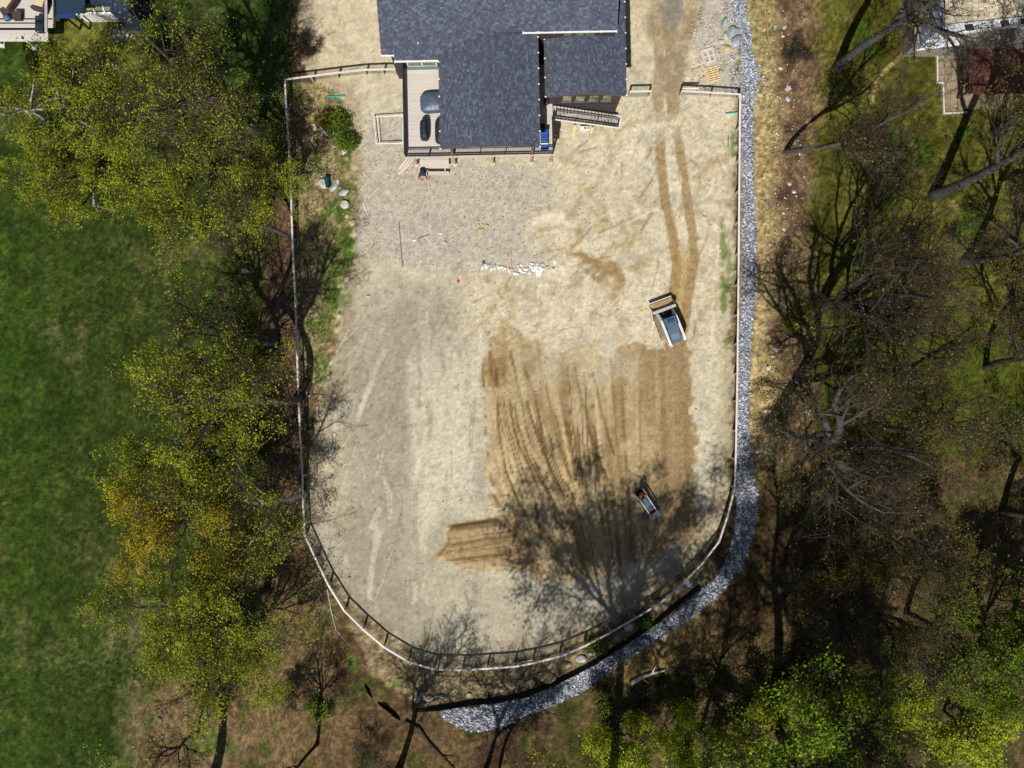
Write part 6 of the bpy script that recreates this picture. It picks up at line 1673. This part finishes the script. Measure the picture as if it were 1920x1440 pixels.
EXTRA = [
 (9, "tree left of the tall one near the upper fence with pale upper limbs", 452, 225, 1.7, 0.85),
 (12, "leftmost tree of the top left grove with dark branches", 86, 225, 2.2, 0.95),
 (32, "yellowish tree in the lower right corner", 1830, 1240, 1.8, 0.95),
 (23, "tree beyond the top of the right neighbour roof", 1790, 20, 2.0, 0.85),
 (24, "leafy tree over the red brown deck at the right edge", 1862, 250, 1.2, 0.9),
 (46, "thin tree just right of the thick one at the lower right", 1492, 1330, 1.1, 1.1),
 (46, "slim leaning tree beside the pale slabs at the lower right", 1522, 1322, 2.3, 1.05),
 (46, "slim tree furthest right of the shadowed group at the lower right", 1565, 1300, 4.0, 1.0),
 (51, "bright green leafed young tree in the middle of the bottom row", 1390, 1372, 1.3, 1.12),
 (50, "bright green leafed young tree fourth along the bottom row", 1520, 1345, 2.9, 1.2),
 (51, "bright green leafed young tree last in the bottom row before the corner", 1650, 1310, 4.1, 1.12),
 (50, "dark green young tree in the bottom right corner", 1770, 1330, 0.9, 1.2),
 (27, "brown twigged tree right of the broad trunk shadow", 1620, 1120, 3.4, .85),
 (32, "olive leafed tree at the far right of the lower woods", 1900, 1160, 2.0, .9),
 (29, "bare tree at the right edge between patio and middle", 1895, 560, 2.4, .85),
 (17, "yellow green tree at the lawn edge beside the bare one", 470, 690, 1.4, .95),
 (8, "small yellow green tree filling the gap above the golden one", 480, 860, 2.4, .85),
 (15, "yellow green tree below the brightest one at the lower left", 470, 1200, 2.1, .85),
 (17, "yellow green tree lowest of the left lawn edge row", 440, 1150, .4, .8),
 (14, "low yellow green tree between the swing frame and the leftmost grove", 120, 320, 1.4, .8),
 (15, "yellow green tree beside the long fence above the bare one", 500, 400, 3.0, .8),
]
for q in T_:
    lab, bx_, by_, h_, R_, ct_, tr_, ln, lf, lc, bk_, sd_ = q
    dens = 1.0 if h_ > 12 else .7
    low = sd_ >= 50
    BYSEED[sd_] = tree(lab, bx_, by_, h_, R_, ct_, tr_, ln, int(lf * (1.0 if bx_ < 620 else (.75 if 20 < sd_ < 32 else 1.2))), lc, bk_, sd_, dens=dens if sd_ not in (26, 25) else 1.25, limbs=6 if sd_ not in (25, 26, 41) else 8, lsize=(.06 if bx_ < 620 else .07) if sd_ not in (41, 45) else .09, bareness=1.0 if sd_ < 20 else (1.6 if 42 <= sd_ <= 49 else 1.3), clump={41: 1.0, 45: 1.0}.get(sd_, 0))
def dup_tree(src, label, bx, by, rot, sc):
    r = src.copy(); COL.objects.link(r); r.location = G(bx, by); r.rotation_euler = (0, 0, rot); r.scale = (sc, sc, sc); r['label'] = label
    for ch in src.children:
        c = ch.copy(); COL.objects.link(c); c.parent = r
for sd_, lab, bx_, by_, rot, sc in EXTRA:
    dup_tree(BYSEED[sd_], lab, bx_, by_, rot, sc)
# fallen branches and sticks on the woods floor
def branch(label, pts, r, m_=None, cat="fallen branch"):
    P_ = [G(x, y, r * .7) for x, y in pts]; t = thing("fallen_branch", label, cat, tuple(P_[0]))
    mb = MB(); mb.tube(P_, [r * (1 - .7 * i / (len(P_) - 1)) for i in range(len(P_))], 7); obj("stem", mb, m_ or m_bark, t)
    rr = random.Random(int(pts[0][0]))
    for i in range(1, len(P_) - 1):
        d = (P_[i + 1] - P_[i]); a = rr.choice((-1, 1)) * rr.uniform(.5, 1); e = Vector((d.x * math.cos(a) - d.y * math.sin(a), d.x * math.sin(a) + d.y * math.cos(a), .15)).normalized() * rr.uniform(.4, .9)
        mb = MB(); mb.tube([P_[i], P_[i] + e * .5, P_[i] + e], [r * .4, r * .3, r * .1], 5); obj("twig", mb, m_ or m_bark, t)
branch("curved grey fallen log with a dark hollow beside the right bend of the stone strip", [(1182, 1282), (1200, 1270), (1222, 1262), (1246, 1256)], .2, m_weath)
branch("pale thin branch on the leaf litter left of the massive leaning tree", [(1441, 819), (1470, 824), (1510, 832)], .05, m_birch)
branch("pale branch arching over the litter right of the massive leaning tree", [(1535, 778), (1580, 777), (1640, 772)], .07, m_birch)
branch("white twisted branch in the lower right woods", [(1495, 1142), (1520, 1152), (1545, 1162), (1580, 1180)], .06, m_birch)
branch("thin pale twig hanging by the lower left fence", [(614, 1105), (622, 1150), (630, 1180), (650, 1205)], .05, m_birch)
branch("pale branch lying in the leaf litter at the bottom centre", [(995, 1335), (1012, 1330), (1035, 1323)], .03, m_bark2)
branch("pale branch near the dead twigs right of the upper woods litter", [(1447, 106), (1455, 135), (1452, 150)], .03, m_birch)
branch("long curved dark stem standing in for a trunk shadow at the bottom left of centre", [(760, 1352), (785, 1364), (805, 1392), (830, 1418), (856, 1446)], .17, m_bark2)  # dark stem laid where a curved trunk shadow falls
# brush: low twiggy shrubs
def shrub(label, x, y, r, h, leaf, lc, seed, bark=None):
    tree(label, x, y, h, r, .12, .035, (0, 0), leaf, lc, bark or m_bark2, seed, name="shrub", limbs=7, dens=.7, lsize=.06, bareness=.8)
for a in [
 ("leafy green shrub inside the upper left fence beside the gravel", 640, 232, .9, .7, 1800, 'gr', 71),
 ("second green shrub trailing down from the leafy one inside the upper left fence", 655, 268, .8, .7, 1500, 'gr', 72),
 ("yellow flowering shrub between the grey boulders inside the upper left fence", 610, 222, .7, .7, 500, 'or', 73),
 ("bare brown brush at the top left of the house drive", 578, 90, 1.2, 1.2, 60, 'lb', 74),
 ("green clump on the bank beneath the fence at bottom centre right", 1118, 1210, .7, .4, 1500, 'gr', 75),
 ("small green clump on the bank by the right bend of the fence", 1206, 1162, .5, .4, 900, 'gr', 76),
 ("brown bare brush in the lower left woods left of the thin tree", 560, 1290, 1.8, 1.4, 80, 'lb', 77),
 ("brown bare brush below the curved log", 1215, 1310, 1.8, 1.5, 100, 'lb', 78),
 ("dense bare brush at the bottom left of centre", 690, 1400, 2.4, 1.8, 100, 'lb', 79),
 ("bare brush in the upper right litter beside the pale pole", 1490, 110, 1.6, 1.8, 60, 'lb', 80),
 ("yellow green bush at the foot of the big bare oak", 1500, 600, 1.8, 1.6, 1200, 'yg', 81),
 ("green clump beneath the tree shadow in the lower left", 600, 1325, 1.0, .35, 900, 'gr', 82),
]: shrub(*a)
print("TREE_TRIS", TREE_TRIS, "objects", len(bpy.data.objects))
print("bbox check", sum(len(m.polygons) for m in bpy.data.meshes))
for o in bpy.data.objects:
    if o.parent is None and 'label' in o and len(o['label'].split()) > 16: print('LONG', o['label'])
print('TOTAL', sum(sum(len(p.vertices) - 2 for p in m.polygons) for m in bpy.data.meshes))
